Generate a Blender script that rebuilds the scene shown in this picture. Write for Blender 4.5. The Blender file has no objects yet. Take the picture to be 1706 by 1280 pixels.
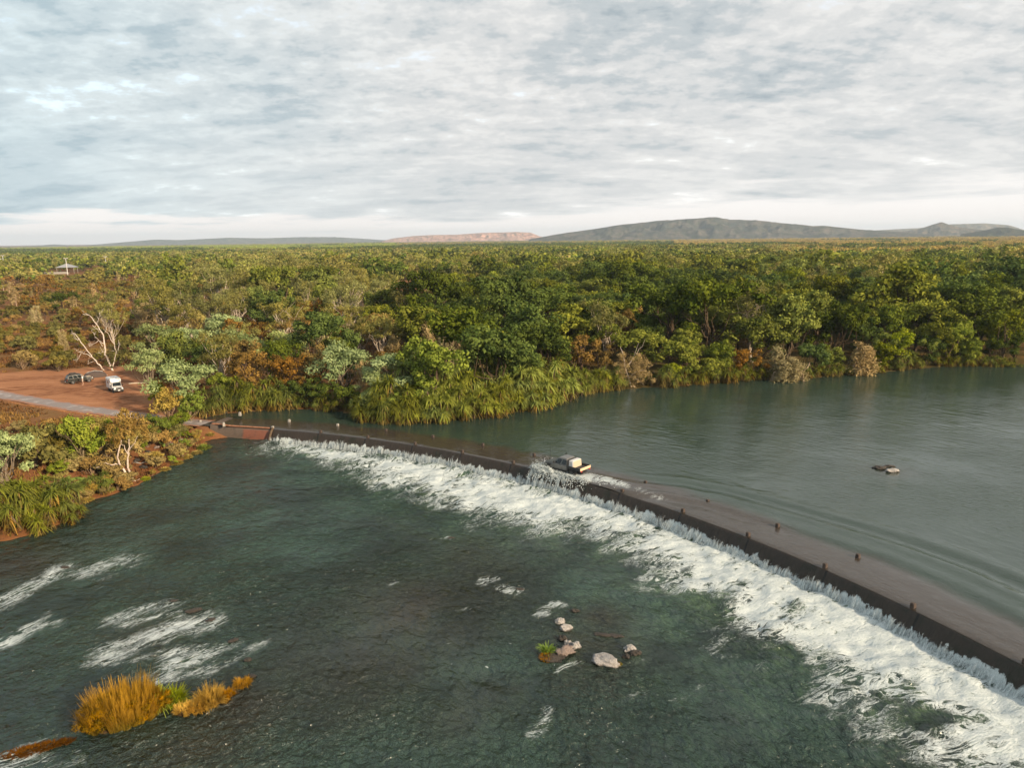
import bpy, bmesh, math, random
import numpy as np
from math import sin, cos, pi, radians, atan, atan2, sqrt, hypot
from mathutils import Vector, Matrix

SC = bpy.context.scene
COL = SC.collection
RNG = np.random.default_rng(7)
random.seed(7)
LOW = -1.55                                  # level of the river below the weir; above it the level is 0

# ---------------------------------------------------------------- camera model (drone 25 m above the upper water)
F, H = 1218.0, 25.0
PITCH, ROLL = atan((640-397)/F), radians(0.7)

def P(px, py, z=0.0):
    x = (px-853)/F; y = (640-py)/F
    c, s = cos(ROLL), sin(ROLL)
    xr = x*c+y*s; yr = -x*s+y*c
    fw = cos(PITCH)+yr*sin(PITCH); up = -sin(PITCH)+yr*cos(PITCH)
    t = (z-H)/up
    return np.array((xr*t, fw*t))

def proj(x, y, z):
    dz = z-H
    fw = y*cos(PITCH)-dz*sin(PITCH); up = y*sin(PITCH)+dz*cos(PITCH)
    xr = x/fw; yr = up/fw
    c, s = cos(ROLL), sin(ROLL)
    return 853+F*(xr*c-yr*s), 640-F*(xr*s+yr*c)

# ---------------------------------------------------------------- numpy noise
def _hash(i, j, seed):
    n = (i*374761393+j*668265263+seed*974634777) & 0xffffffff
    n = ((n ^ (n >> 13))*1274126177) & 0xffffffff
    return ((n ^ (n >> 16)) & 0xffff)/65535.0

def vnoise(x, y, seed=0):
    x = np.asarray(x, float); y = np.asarray(y, float)
    i = np.floor(x).astype(np.int64); j = np.floor(y).astype(np.int64)
    fx = x-i; fy = y-j
    fx = fx*fx*fx*(fx*(fx*6-15)+10); fy = fy*fy*fy*(fy*(fy*6-15)+10)
    a = _hash(i, j, seed); b = _hash(i+1, j, seed); c = _hash(i, j+1, seed); d = _hash(i+1, j+1, seed)
    return a+(b-a)*fx+(c-a)*fy+(a-b-c+d)*fx*fy

def fbm(x, y, seed=0, octs=4, gain=0.5):
    t = 0; a = 1; n = 0
    for k in range(octs):
        t = t+a*vnoise(x*2**k+17.3*k, y*2**k-9.1*k, seed+k); n += a; a *= gain
    return t/n

def sstep(a, b, x):
    t = np.clip((np.asarray(x, float)-a)/(b-a), 0, 1)
    return t*t*(3-2*t)

def seg_dist(X, Y, pts, closed=False):
    pts = np.asarray(pts, float)
    m = np.full(np.shape(X), 1e9)
    n = len(pts)
    for k in range(n if closed else n-1):
        a = pts[k]; b = pts[(k+1) % n]; d = b-a; L = d@d+1e-9
        t = np.clip(((X-a[0])*d[0]+(Y-a[1])*d[1])/L, 0, 1)
        m = np.minimum(m, np.hypot(X-a[0]-t*d[0], Y-a[1]-t*d[1]))
    return m

def inside(X, Y, pts):
    pts = np.asarray(pts, float); r = np.zeros(np.shape(X), bool); n = len(pts)
    for k in range(n):
        x1, y1 = pts[k]; x2, y2 = pts[(k+1) % n]
        if y1 == y2: continue
        r ^= ((y1 > Y) != (y2 > Y)) & (X < (x2-x1)*(Y-y1)/(y2-y1)+x1)
    return r

def sdf(X, Y, pts):                          # positive outside the polygon
    X = np.asarray(X, float); Y = np.asarray(Y, float)
    d = seg_dist(X, Y, pts, True)
    return np.where(inside(X, Y, pts), -d, d)

# ---------------------------------------------------------------- the arc of the causeway
NEAR = np.array([P(*p) for p in [(453,714),(532,721),(610,730),(689,741),(769,754),(853,772),(1035,820),(1133,854),(1245,892.5),(1368,947),(1519,1012)]])
FAR = np.array([P(*p) for p in [(404,697),(482,703),(561.5,710),(641,719),(720.5,729),(803,743),(888,760),(1075.7,805.7),(1180,837),(1297,877),(1432,928)]])
_A = np.c_[2*NEAR, np.ones(len(NEAR))]
_s = np.linalg.lstsq(_A, (NEAR**2).sum(1), rcond=None)[0]
CX, CY = _s[0], _s[1]
R = sqrt(_s[2]+CX*CX+CY*CY)
WID = float(np.mean(np.hypot(FAR[:, 0]-CX, FAR[:, 1]-CY))-R)
TH0 = atan2(NEAR[0, 1]-CY, NEAR[0, 0]-CX)

def arc(s, r):
    th = TH0-np.asarray(s)/R
    return CX+r*np.cos(th), CY+r*np.sin(th)

def rs(x, y):
    x = np.asarray(x, float)-CX; y = np.asarray(y, float)-CY
    return np.hypot(x, y), (TH0-np.arctan2(y, x))*R

# ---------------------------------------------------------------- the shoreline
UP_PX = [(1560,612),(1470,621),(1400,626),(1330,632),(1250,634),(1160,642),(1060,648),(965,657),(930,672),(870,686),(800,694),(720,702),(655,704),(610,697),(560,686),(470,682),(400,688),(350,694),(318,703)]
LO_PX = [(352,722),(345,745),(310,765),(275,785),(240,805),(190,825),(130,842),(120,868),(60,890),(0,905)]
SHORE = [(300.,150.), (180.,146.), tuple(P(1706, 608))]+[tuple(P(*p)) for p in UP_PX]+[tuple(P(p[0], p[1], LOW)) for p in LO_PX]
SHORE += [(-62., 52.), (-90., 42.), (-160., 30.), (-160., -120.), (400., -120.), (400., 150.)]
SHORE = np.array(SHORE)
ROAD_PX = [(-260,622),(-120,640),(0,657),(60,669),(130,681),(200,690),(250,696),(300,702),(345,706)]

def ground_z(x, y):
    x = np.asarray(x, float); y = np.asarray(y, float)
    d = sdf(x, y, SHORE)
    r, s = rs(x, y)
    wl = LOW*sstep(1.0, -2.5, r-R)
    far = np.hypot(x, y)
    land = wl+(0.9-wl)*sstep(-0.5, 11.0, d)+0.35*(fbm(x/9, y/9, 3)-0.5)*sstep(1, 8, d)+1.2*(fbm(x/70, y/70, 5)-0.45)*sstep(10, 60, d)
    land = land+0.06*(fbm(x/1.3, y/1.3, 8, 3)-0.5)*sstep(300, 100, far)*sstep(0, 2, d)
    bed = wl-0.15+np.maximum(d, -12)*0.35
    return np.where(d > 0, land, bed)

ROADW = None
def gz(x, y):
    return float(ground_z(np.array([x]), np.array([y]))[0])

def PG(px, py):
    z = 0.5
    for _ in range(6):
        q = P(px, py, z); z = gz(q[0], q[1])
    return float(q[0]), float(q[1]), z

# ---------------------------------------------------------------- object helpers
def tag(o, label, cat, group=None):
    o['label'] = label; o['category'] = cat
    if group: o['group'] = group
    return o

def link(name, me, parent=None, mats=()):
    o = bpy.data.objects.new(name, me); COL.objects.link(o)
    if parent is not None: o.parent = parent
    for m in mats:
        if me is not None and m.name not in [q.name for q in me.materials if q]: me.materials.append(m)
    return o

def empty(name, loc, rz=0.0, sc=1.0):
    o = bpy.data.objects.new(name, None); COL.objects.link(o)
    o.location = loc; o.rotation_euler = (0, 0, rz)
    o.scale = (sc, sc, sc) if not isinstance(sc, (tuple, list)) else sc
    o.empty_display_size = 0.3
    return o

def copy_tree(o, parent=None):
    c = o.copy(); COL.objects.link(c)
    if parent is not None: c.parent = parent
    for ch in list(KIDS.get(o.name, [])):
        k = copy_tree(ch, c); KIDS.setdefault(c.name, []).append(k)
    return c
KIDS = {}
def kid(parent, o):
    KIDS.setdefault(parent.name, []).append(o); return o

def np_mesh(name, V, Fc, col=None, smooth=False, attrs=None, mat=None, normals=None):
    """V (n,3), Fc (m,k) equal-sided faces; col per-vertex rgb"""
    V = np.asarray(V, np.float32).reshape(-1, 3); Fc = np.asarray(Fc, np.int32)
    me = bpy.data.meshes.new(name)
    me.vertices.add(len(V)); me.vertices.foreach_set('co', V.ravel())
    k = Fc.shape[1]
    me.loops.add(Fc.size); me.loops.foreach_set('vertex_index', Fc.ravel())
    me.polygons.add(len(Fc))
    me.polygons.foreach_set('loop_start', np.arange(0, Fc.size, k, dtype=np.int32))
    me.polygons.foreach_set('loop_total', np.full(len(Fc), k, np.int32))
    if smooth: me.polygons.foreach_set('use_smooth', np.ones(len(Fc), bool))
    if col is not None:
        a = me.color_attributes.new('col', 'FLOAT_COLOR', 'POINT')
        c4 = np.ones((len(V), 4), np.float32); c4[:, :3] = col
        a.data.foreach_set('color', c4.ravel())
    for nm, v in (attrs or {}).items():
        v = np.asarray(v, np.float32)
        if v.ndim == 1:
            a = me.attributes.new(nm, 'FLOAT', 'POINT'); a.data.foreach_set('value', v)
        else:
            a = me.attributes.new(nm, 'FLOAT_VECTOR', 'POINT'); a.data.foreach_set('vector', v.ravel())
    me.update(calc_edges=True)
    if mat: me.materials.append(mat)
    return me

def grid_faces(ny, nx):
    i = np.arange(ny-1)[:, None]*nx+np.arange(nx-1)[None, :]
    return np.stack([i, i+1, i+nx+1, i+nx], -1).reshape(-1, 4)

class Acc:
    """collects equal quads with a colour per vertex"""
    def __init__(s): s.V = []; s.F = []; s.C = []; s.n = 0
    def add(s, V, Fc, c):
        V = np.asarray(V, float).reshape(-1, 3)
        s.V.append(V); s.F.append(np.asarray(Fc)+s.n); s.n += len(V)
        c = np.asarray(c, float)
        s.C.append(np.broadcast_to(c, (len(V), 3)) if c.ndim == 1 else c)
    def mesh(s, name, mat, smooth=False):
        return np_mesh(name, np.concatenate(s.V), np.concatenate(s.F), np.concatenate(s.C), smooth, mat=mat)
    def tube(s, pts, rad, col, sides=6):
        pts = np.asarray(pts, float); rad = np.asarray(rad, float)*np.ones(len(pts))
        t = np.gradient(pts, axis=0); t /= np.linalg.norm(t, axis=1)[:, None]+1e-9
        ref = np.array((0.31, 0.87, 0.38)) if abs(t[0] @ np.array((.31, .87, .38))) < .9 else np.array((1., 0, 0))
        u = np.cross(t, ref); u /= np.linalg.norm(u, axis=1)[:, None]+1e-9
        v = np.cross(t, u)
        a = np.arange(sides)*2*pi/sides
        V = pts[:, None]+rad[:, None, None]*(u[:, None]*np.cos(a)[None, :, None]+v[:, None]*np.sin(a)[None, :, None])
        n = len(pts); F_ = []
        for i in range(n-1):
            for j in range(sides):
                F_.append((i*sides+j, i*sides+(j+1) % sides, (i+1)*sides+(j+1) % sides, (i+1)*sides+j))
        s.add(V, F_, col)
    def leaves(s, c, rad, n, size, asp, rng, cols, jit=0.36, up=0.25, flat=0.8, droop=0.0, shell=0.55):
        """n leaf quads round each clump centre, facing outwards with jitter; cols = (dark, light)"""
        c = np.asarray(c, float); K = len(c); rad = np.broadcast_to(np.asarray(rad, float), (K,))
        d = rng.normal(size=(K, n, 3)); d /= np.linalg.norm(d, axis=2)[..., None]
        rr = rad[:, None]*(shell+(1-shell)*rng.random((K, n)))*(1+.18*rng.normal(size=(K, n)))
        pos = c[:, None]+d*rr[..., None]*np.array((1, 1, flat))
        nm = d+jit*rng.normal(size=d.shape); nm[..., 2] += up
        nm /= np.linalg.norm(nm, axis=2)[..., None]
        t = rng.normal(size=d.shape); t[..., 2] -= droop
        t -= nm*(t*nm).sum(2)[..., None]; t /= np.linalg.norm(t, axis=2)[..., None]+1e-9
        u = np.cross(nm, t)
        L = size*(0.6+0.8*rng.random((K, n)))[..., None]
        V = np.stack([pos-t*L, pos+u*L*asp-t*L*.1, pos+t*L, pos-u*L*asp-t*L*.1], 2)
        tin = np.clip(.62*rng.random((K, 1))+.38*rng.random((K, n)), 0, 1)
        col = np.array(cols[0])+(np.array(cols[1])-np.array(cols[0]))*tin[..., None]
        N = K*n
        s.add(V.reshape(-1, 3), np.arange(N*4).reshape(N, 4), np.repeat(col.reshape(N, 3), 4, 0))
    def blades(s, base, dirs, L, w, arch, rng, col, seg=3, tipw=0.1, colt=None):
        """strap blades that start along dirs and bend down; base, dirs (n,3), L (n,)"""
        base = np.asarray(base, float); n = len(base); L = np.broadcast_to(np.asarray(L, float), (n,))
        dirs = dirs/(np.linalg.norm(dirs, axis=1)[:, None]+1e-9)
        side = np.cross(dirs, np.array((0, 0, 1.))); bad = np.linalg.norm(side, axis=1) < .15
        side[bad] = rng.normal(size=(bad.sum(), 3)); side /= np.linalg.norm(side, axis=1)[:, None]+1e-9
        rows = []
        for k in range(seg+1):
            t = k/seg
            p = base+dirs*(L*t)[:, None]; p[:, 2] -= arch*L*t*t
            ww = w*(1-(1-tipw)*t**1.5)
            rows.append(p-side*ww); rows.append(p+side*ww)
        V = np.stack(rows, 1)
        m = 2*(seg+1)
        F_ = np.array([[2*k, 2*k+1, 2*k+3, 2*k+2] for k in range(seg)])
        Fc = (np.arange(n)[:, None, None]*m+F_[None]).reshape(-1, 4)
        C = np.repeat(np.broadcast_to(col, (n, 3)), m, 0) if colt is None else None
        if colt is not None:
            tt = np.repeat(np.arange(seg+1)/seg, 2)
            C = (np.asarray(col)[:, None]*(1-tt)[None, :, None]+np.asarray(colt)[:, None]*tt[None, :, None]).reshape(-1, 3)
        s.add(V.reshape(-1, 3), Fc, C)

# ---------------------------------------------------------------- materials
def mat(name, build):
    m = bpy.data.materials.new(name); m.use_nodes = True
    nt = m.node_tree; nt.nodes.clear()
    N = lambda t, **k: _node(nt, t, **k)
    out = N('ShaderNodeOutputMaterial')
    sh = build(nt, N)
    nt.links.new(sh, out.inputs['Surface'])
    return m

def _node(nt, t, **k):
    n = nt.nodes.new(t)
    for a, v in k.items():
        if a.startswith('_'):
            i = a[1:]
            i = int(i) if i.isdigit() else i.replace('_', ' ')
            if isinstance(v, bpy.types.NodeSocket): nt.links.new(v, n.inputs[i])
            else: n.inputs[i].default_value = v
        else: setattr(n, a, v)
    return n

def mth(N, op, a, b=None, clamp=False, c=None):
    n = N('ShaderNodeMath', operation=op, use_clamp=clamp, _0=a)
    for i, v in ((1, b), (2, c)):
        if v is None: continue
        if isinstance(v, bpy.types.NodeSocket): n.id_data.links.new(v, n.inputs[i])
        else: n.inputs[i].default_value = v
    return n.outputs[0]

def mix(N, f, a, b, mode='MIX'):
    n = N('ShaderNodeMix', data_type='RGBA', blend_type=mode)
    nt = n.id_data
    for s, v in ((n.inputs[0], f), (n.inputs[6], a), (n.inputs[7], b)):
        if isinstance(v, bpy.types.NodeSocket): nt.links.new(v, s)
        else: s.default_value = v if not isinstance(v, (tuple, list)) else (*v, 1)[:4]
    return n.outputs[2]

def ssn(N, x, lo, hi):
    n = N('ShaderNodeMapRange', interpolation_type='SMOOTHSTEP', _0=x, _1=lo, _2=hi)
    return n.outputs[0]

def noise(N, vec, scale, detail=4, rough=.55, dist=0.0):
    return N('ShaderNodeTexNoise', _Vector=vec, _Scale=scale, _Detail=detail, _Roughness=rough, _Distortion=dist).outputs['Fac']

def attr(N, name, out='Fac'):
    return N('ShaderNodeAttribute', attribute_name=name).outputs[out]

def plain(name, col, rough=.5, metal=0.0, var=.12, scale=6.0, spec=.5, dirt=None):
    def b(nt, N):
        tc = N('ShaderNodeTexCoord').outputs['Object']
        f = noise(N, tc, scale, 5)
        c = mix(N, f, [x*(1-var) for x in col], [min(1, x*(1+var)) for x in col])
        if dirt:
            z = N('ShaderNodeSeparateXYZ', _0=tc).outputs[2]
            c = mix(N, mth(N, 'MULTIPLY', ssn(N, noise(N, tc, scale*.6, 6), .45, .75), .5), c, dirt)
        p = N('ShaderNodeBsdfPrincipled', _Base_Color=c, _Roughness=rough, _Metallic=metal)
        p.inputs['Specular IOR Level'].default_value = spec
        return p.outputs[0]
    return mat(name, b)

def foliage(name, trans=.20, gloss=True):
    def b(nt, N):
        c = attr(N, 'col', 'Color')
        r = N('ShaderNodeObjectInfo').outputs['Random']
        r2 = mth(N, 'FRACT', mth(N, 'MULTIPLY', r, 37.7))
        hs = N('ShaderNodeHueSaturation', _Color=c, _Hue=mth(N, 'MULTIPLY_ADD', r2, .030, c=.491),
               _Value=mth(N, 'MULTIPLY_ADD', r, .66, c=.80), _Saturation=mth(N, 'MULTIPLY_ADD', r2, -.22, c=1.22)).outputs[0]
        d = N('ShaderNodeBsdfDiffuse', _Color=hs).outputs[0]
        t = N('ShaderNodeBsdfTranslucent', _Color=mix(N, 1.0, hs, (1.0, .95, .55), 'MULTIPLY')).outputs[0]
        s = N('ShaderNodeMixShader', _0=trans, _1=d, _2=t).outputs[0]
        return s
    return mat(name, b)

FOL = foliage('leaves')
def barkmat():
    def b(nt, N):
        c = attr(N, 'col', 'Color')
        tc = N('ShaderNodeTexCoord').outputs['Object']
        f = noise(N, tc, 5, 5)
        c = mix(N, ssn(N, f, .35, .7), c, mix(N, 1.0, c, (.55, .48, .42), 'MULTIPLY'))
        return N('ShaderNodeBsdfDiffuse', _Color=c).outputs[0]
    return mat('bark', b)
BARK = barkmat()
# ---------------------------------------------------------------- plants
COLS = dict(
    broad=((.045, .060, .016), (.210, .215, .056)), deep=((.026, .042, .013), (.120, .142, .038)), bright=((.070, .095, .018), (.225, .240, .052)),
    gum=((.095, .095, .034), (.250, .230, .090)), brown=((.085, .058, .024), (.255, .160, .062)), buff=((.180, .140, .072), (.360, .290, .170)),
    silver=((.095, .125, .045), (.330, .365, .175)), shrub=((.070, .066, .022), (.200, .165, .060)), straw=((.140, .098, .042), (.330, .235, .110)),
    gold=((.165, .122, .042), (.370, .285, .105)), lime=((.110, .150, .030), (.260, .280, .065)))
TRUNK = dict(broad=(.10, .075, .05), deep=(.08, .06, .04), bright=(.12, .09, .06), gum=(.42, .36, .29), brown=(.16, .11, .08), buff=(.34, .26, .19),
             silver=(.20, .16, .12), shrub=(.12, .09, .06), straw=(.2, .14, .09))

def limb(acc, a, b, r0, r1, rng, col, seg=5, wob=.12, sag=0.0, sides=5):
    a = np.array(a, float); b = np.array(b, float); L = np.linalg.norm(b-a)
    t = np.linspace(0, 1, seg+1)[:, None]
    p = a+(b-a)*t+rng.normal(size=(seg+1, 3))*wob*L*.5*np.sin(t*pi)
    p[:, 2] += sag*L*np.sin(t[:, 0]*pi)
    acc.tube(p, r0+(r1-r0)*t[:, 0]**.8, col, sides)
    return p

def crown_points(kind, rng, h, cr):
    """clump centres and radii inside an uneven crown"""
    pts = []; rad = []
    if kind in ('gum',):
        lobes = 5
        for k in range(lobes):
            a = k*2*pi/lobes+rng.normal()*.5; d = cr*(.35+.5*rng.random()); z = h*(.55+.35*rng.random())
            for q in range(5):
                pts.append((cos(a)*d+rng.normal()*cr*.24, sin(a)*d+rng.normal()*cr*.24, z+rng.normal()*h*.07)); rad.append(cr*(.19+.12*rng.random()))
        for q in range(5):
            pts.append((rng.normal()*cr*.25, rng.normal()*cr*.25, h*(.85+.1*rng.random()))); rad.append(cr*.22)
    elif kind == 'buff':
        for k in range(4):
            a = rng.random()*6.28; d = cr*(.1+.55*rng.random()); top = h*(.6+.38*rng.random())
            for z in np.arange(h*.25, top, cr*.3):
                w = 1.0-.5*z/h
                pts.append((cos(a)*d*w+rng.normal()*.2, sin(a)*d*w+rng.normal()*.2, z)); rad.append(cr*(.24+.12*rng.random())*(.65+.5*w))
    elif kind == 'silver':
        for k in range(26):
            a = rng.random()*6.28; u = rng.random()**.5; d = cr*u
            z = h*(.28+.68*sqrt(max(0, 1-u*u*.85))*(.72+.28*rng.random()))
            pts.append((cos(a)*d, sin(a)*d, z)); rad.append(cr*(.2+.12*rng.random()))
    else:
        K = 40 if kind in ('broad', 'deep', 'bright') else 30
        lob = [(rng.normal()*cr*.35, rng.normal()*cr*.35, h*(.42+.4*rng.random()), cr*(.5+.25*rng.random())) for _ in range(5)]
        lob.append((0, 0, h*.72, cr*.6)); lob.append((rng.normal()*cr*.3, rng.normal()*cr*.3, h*.33, cr*.62))
        for k in range(K):
            l = lob[k % len(lob)]
            d = rng.normal(size=3); d /= np.linalg.norm(d)
            d[2] = abs(d[2])*.9-.25 if d[2] < -.25 else d[2]
            q = l[3]*(.6+.4*rng.random())
            z = min(l[2]+d[2]*q*.95, h-.3)
            pts.append((l[0]+d[0]*q, l[1]+d[1]*q, max(z, h*.13))); rad.append(cr*(.16+.13*rng.random()))
    return np.array(pts), np.array(rad)

def tree_meshes(kind, seed, h, cr, lod=0):
    rng = np.random.default_rng(seed)
    pts, rad = crown_points(kind, rng, h, cr)
    ck = COLS[kind]; tk = np.array(TRUNK[kind])
    tr = Acc(); r0 = .018*h+.05
    lean = rng.normal(size=2)*.06*h
    top = np.array((lean[0], lean[1], h*(.62 if kind != 'buff' else .8)))
    p = limb(tr, (0, 0, -.5), top, r0*1.25, r0*.35, rng, tk, 7, .06, sides=7)
    order = rng.permutation(len(pts))[:(9 if kind in ('broad', 'deep', 'bright') else 13)]
    for k in order:
        i = int(np.clip(1+6*(pts[k][2]/h-.25)*rng.uniform(.6, 1), 1, 6))
        q = limb(tr, p[i], pts[k], r0*.5, r0*.10, rng, tk, 4, .16, sides=5)
        if kind in ('gum', 'brown', 'buff'):
            j = rng.integers(0, len(pts)); limb(tr, q[2], pts[j]*.35+q[3]*.65, r0*.22, .015, rng, tk, 3, .2, sides=4)
    cr_ = Acc()
    par = dict(broad=(105, .20, .55, .8), deep=(105, .20, .55, .8), bright=(105, .19, .5, .8), gum=(75, .20, .30, .75), brown=(70, .17, .55, .8), buff=(105, .14, .38, 1.0),
               silver=(120, .15, .42, .55), shrub=(90, .15, .5, .85), straw=(80, .14, .4, .9), gold=(85, .14, .45, .85), lime=(95, .14, .45, .8))[kind]
    n, size, asp, flat = par
    if lod == 0:
        cr_.leaves(pts, rad, n, size, asp, rng, ck, flat=flat, droop=.5 if kind in ('gum', 'buff') else 0)
        cr_.leaves(pts, rad*1.25, n//6, size*.9, asp, rng, ck, jit=1.0, flat=flat)
    elif lod == 1:
        cr_.leaves(pts, rad, 12, size*2.1, asp*1.15, rng, ck, flat=flat)
    else:
        cr_.leaves(pts[::2], rad[::2]*1.2, 5, size*4.0, min(.7, asp*1.3), rng, ck, flat=flat, up=.5)
    return tr, cr_

PROTO = {}
def proto(kind, n, h, cr):
    L = []
    for k in range(n):
        tr, cw = tree_meshes(kind, 100*len(PROTO)+k, h, cr)
        L.append((tr.mesh(kind+'_trunk', BARK), cw.mesh(kind+'_crown', FOL)))
    PROTO[kind] = (L, h)

def put_tree(kind, x, y, height, label, group=None, var=None, wid=1.0, name=None, z=None, cat='tree', rz=None):
    L, h = PROTO[kind]
    v = int(RNG.integers(len(L))) if var is None else var % len(L)
    s = height/h
    o = empty(name or TREENAME[kind], (x, y, gz(x, y)-.05 if z is None else z), RNG.random()*6.28 if rz is None else rz, (s*wid, s*wid, s))
    tag(o, label, cat, group)
    link('trunk', L[v][0], o); link('crown', L[v][1], o)
    return o
TREENAME = dict(broad='leafy_tree', deep='dark_leafy_tree', bright='bright_leafy_tree', gum='gum_tree', brown='rusty_tree', buff='buff_tree', silver='pale_green_tree', shrub='shrub', straw='dry_shrub')

def build_protos():
    proto('broad', 4, 9.0, 3.6); proto('deep', 4, 9.0, 3.8); proto('bright', 3, 8.0, 3.3); proto('gum', 5, 9.0, 3.4); proto('brown', 4, 7.0, 3.0)
    proto('buff', 4, 7.0, 2.1); proto('silver', 4, 6.5, 3.2); proto('shrub', 4, 2.6, 1.6); proto('straw', 4, 2.2, 1.5)

# screw palms: heads of strap leaves over a brown skirt
def pandanus_meshes(seed, n_heads=7, spread=1.6, hmax=3.4, green=((.042, .066, .015), (.165, .190, .045)), skirt=.6, L=1.2):
    rng = np.random.default_rng(seed)
    tr = Acc(); gr = Acc(); sk = Acc()
    for k in range(n_heads):
        a = rng.random()*6.28; d = spread*sqrt(rng.random()); z = hmax*(.35+.65*rng.random())*(1-.45*(d/spread)**2)
        c = np.array((cos(a)*d, sin(a)*d, z))
        limb(tr, (c[0]*.55, c[1]*.55, -.6), c, .09, .06, rng, (.16, .12, .08), 4, .08, sides=5)
        m = 64
        az = rng.random(m)*6.28; el = rng.uniform(-.1, 1.4, m)
        dr = np.stack([np.cos(az)*np.cos(el), np.sin(az)*np.cos(el), np.sin(el)], 1)+np.array((cos(a), sin(a), 0))*(.55*d/spread)
        t = rng.random((m, 1)); base = np.array(green[0])+(np.array(green[1])-np.array(green[0]))*t
        tip = base*.55+np.array((.20, .17, .05))*.5
        gr.blades(np.repeat(c[None], m, 0), dr, L*rng.uniform(.6, 1.1, m), .050, rng.uniform(.25, .9, m), rng, base, 3, .15, tip)
        m = int(40*skirt*2)
        az = rng.random(m)*6.28; el = rng.uniform(-.5, .25, m)
        dr = np.stack([np.cos(az)*np.cos(el), np.sin(az)*np.cos(el), np.sin(el)], 1)
        t = rng.random((m, 1)); base = np.array((.055, .045, .018))+np.array((.19, .125, .048))*t**1.5
        st = c-np.array((0, 0, 1.))*rng.random((m, 1))*z*.85+rng.normal(size=(m, 3))*.12
        sk.blades(st, dr, L*rng.uniform(.28, .62, m), .045, rng.uniform(.6, 1.5, m), rng, base, 3, .3)
    return tr, gr, sk

PAN = []
def build_pan():
    for k in range(6):
        tr, gr, sk = pandanus_meshes(900+k, 12, 1.8, 3.3)
        PAN.append((tr.mesh('stem', BARK), gr.mesh('green_heads', FOL), sk.mesh('dead_skirt', FOL)))
    for k in range(4):                                   # fresh cane-like clumps, almost no skirt
        tr, gr, sk = pandanus_meshes(950+k, 17, 2.0, 2.9, ((.070, .100, .020), (.265, .305, .085)), .20, 1.0)
        PAN.append((tr.mesh('stem', BARK), gr.mesh('green_heads', FOL), sk.mesh('dead_skirt', FOL)))

def put_pan(x, y, s, label, group=None, var=0, z=None, name='screw_palm'):
    o = empty(name, (x, y, gz(x, y)-.1 if z is None else z), RNG.random()*6.28, (s, s, s))
    tag(o, label, 'plant', group)
    a, b, c = PAN[var]
    link('stem', a, o); link('green_heads', b, o); link('dead_skirt', c, o)
    return o

def tussock(name, x, y, z, rad, h, n, label, cols, upright=.5, tip=None, w=.012, group=None, elong=1.0, rz=0.0, arch=(.2, .7), seed=1, soil=(.06, .04, .02), subs=0, mound=1.0, leafy=0, ringk=1.0):
    rng = np.random.default_rng(seed)
    a = rng.random(n)*6.28; d = np.sqrt(rng.random(n))
    hs = 1.0
    if subs:                                                  # blades gathered into separate sprays
        sa = rng.random(subs)*6.28; sd_ = np.sqrt(rng.random(subs)); pk = rng.integers(0, subs, n)
        a = sa[pk]; d = sd_[pk]; hs = rng.uniform(.55, 1.15, subs)[pk]
    base = np.stack([np.cos(a)*d*rad*.62*elong, np.sin(a)*d*rad*.62, np.zeros(n)], 1)
    if subs: base[:, :2] += rng.normal(size=(n, 2))*.05
    out = np.stack([np.cos(a)*d, np.sin(a)*d, np.full(n, upright)+.5*rng.random(n)], 1)+rng.normal(size=(n, 3))*.18
    t = rng.random((n, 1))*.6+.4*vnoise(base[:, 0]*1.5+9, base[:, 1]*1.5, seed)[:, None]
    c0, c1 = np.array(cols[0]), np.array(cols[1])
    col = c0+(c1-c0)*t
    if subs: t = np.clip(.55*t+.45*rng.random(subs)[pk][:, None], 0, 1); col = c0+(c1-c0)*t; out[:, :2] = out[:, :2]*.45+rng.normal(size=(subs, 2))[pk]*.12
    hh = hs*h*(.55+.45*rng.random(n))*(1-.35*d**2)*(.75+.5*vnoise(base[:, 0]*1.1, base[:, 1]*1.1, seed+3))
    A = Acc()
    A.blades(base, out, hh, w, rng.uniform(arch[0], arch[1], n), rng, col, 3, .25, None if tip is None else np.array(tip)*(.6+.5*t))
    o = empty(name, (x, y, z), rz)
    tag(o, label, 'plant', group)
    link('blades', A.mesh('blades', FOL), o)
    if leafy:
        C = Acc(); q = rng.random((leafy, 3))*2-1; q /= np.maximum(1, np.linalg.norm(q, axis=1))[:, None]
        pc = np.stack([q[:, 0]*rad*.8*elong, q[:, 1]*rad*.75, h*.30+q[:, 2]*h*.30*(1-.5*q[:, 0]**2)], 1)
        C.leaves(pc, rng.uniform(.16, .34, leafy), 130, .055, .4, rng, (np.array(c0)*.9, np.array(tip)*.75), droop=-.5)
        link('leafy_base', C.mesh('leafy_base', FOL), o)
    B = Acc(); m = 12; ang = np.arange(m)*2*pi/m
    ring = lambda q, zz: np.stack([np.cos(ang)*rad*q*ringk*elong*(1+.12*np.sin(3*ang)), np.sin(ang)*rad*q*ringk*(1+.12*np.cos(2*ang)), np.full(m, zz)], 1)
    V = np.concatenate([ring(.72, -.5), ring(.60, .02*mound), ring(.4, .14*mound), ring(.02, .18*mound)])
    B.add(V, [(r*m+j, r*m+(j+1) % m, (r+1)*m+(j+1) % m, (r+1)*m+j) for r in range(3) for j in range(m)], soil)
    link('root_mat', B.mesh('root_mat', BARK, True), o)
    return o

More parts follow.
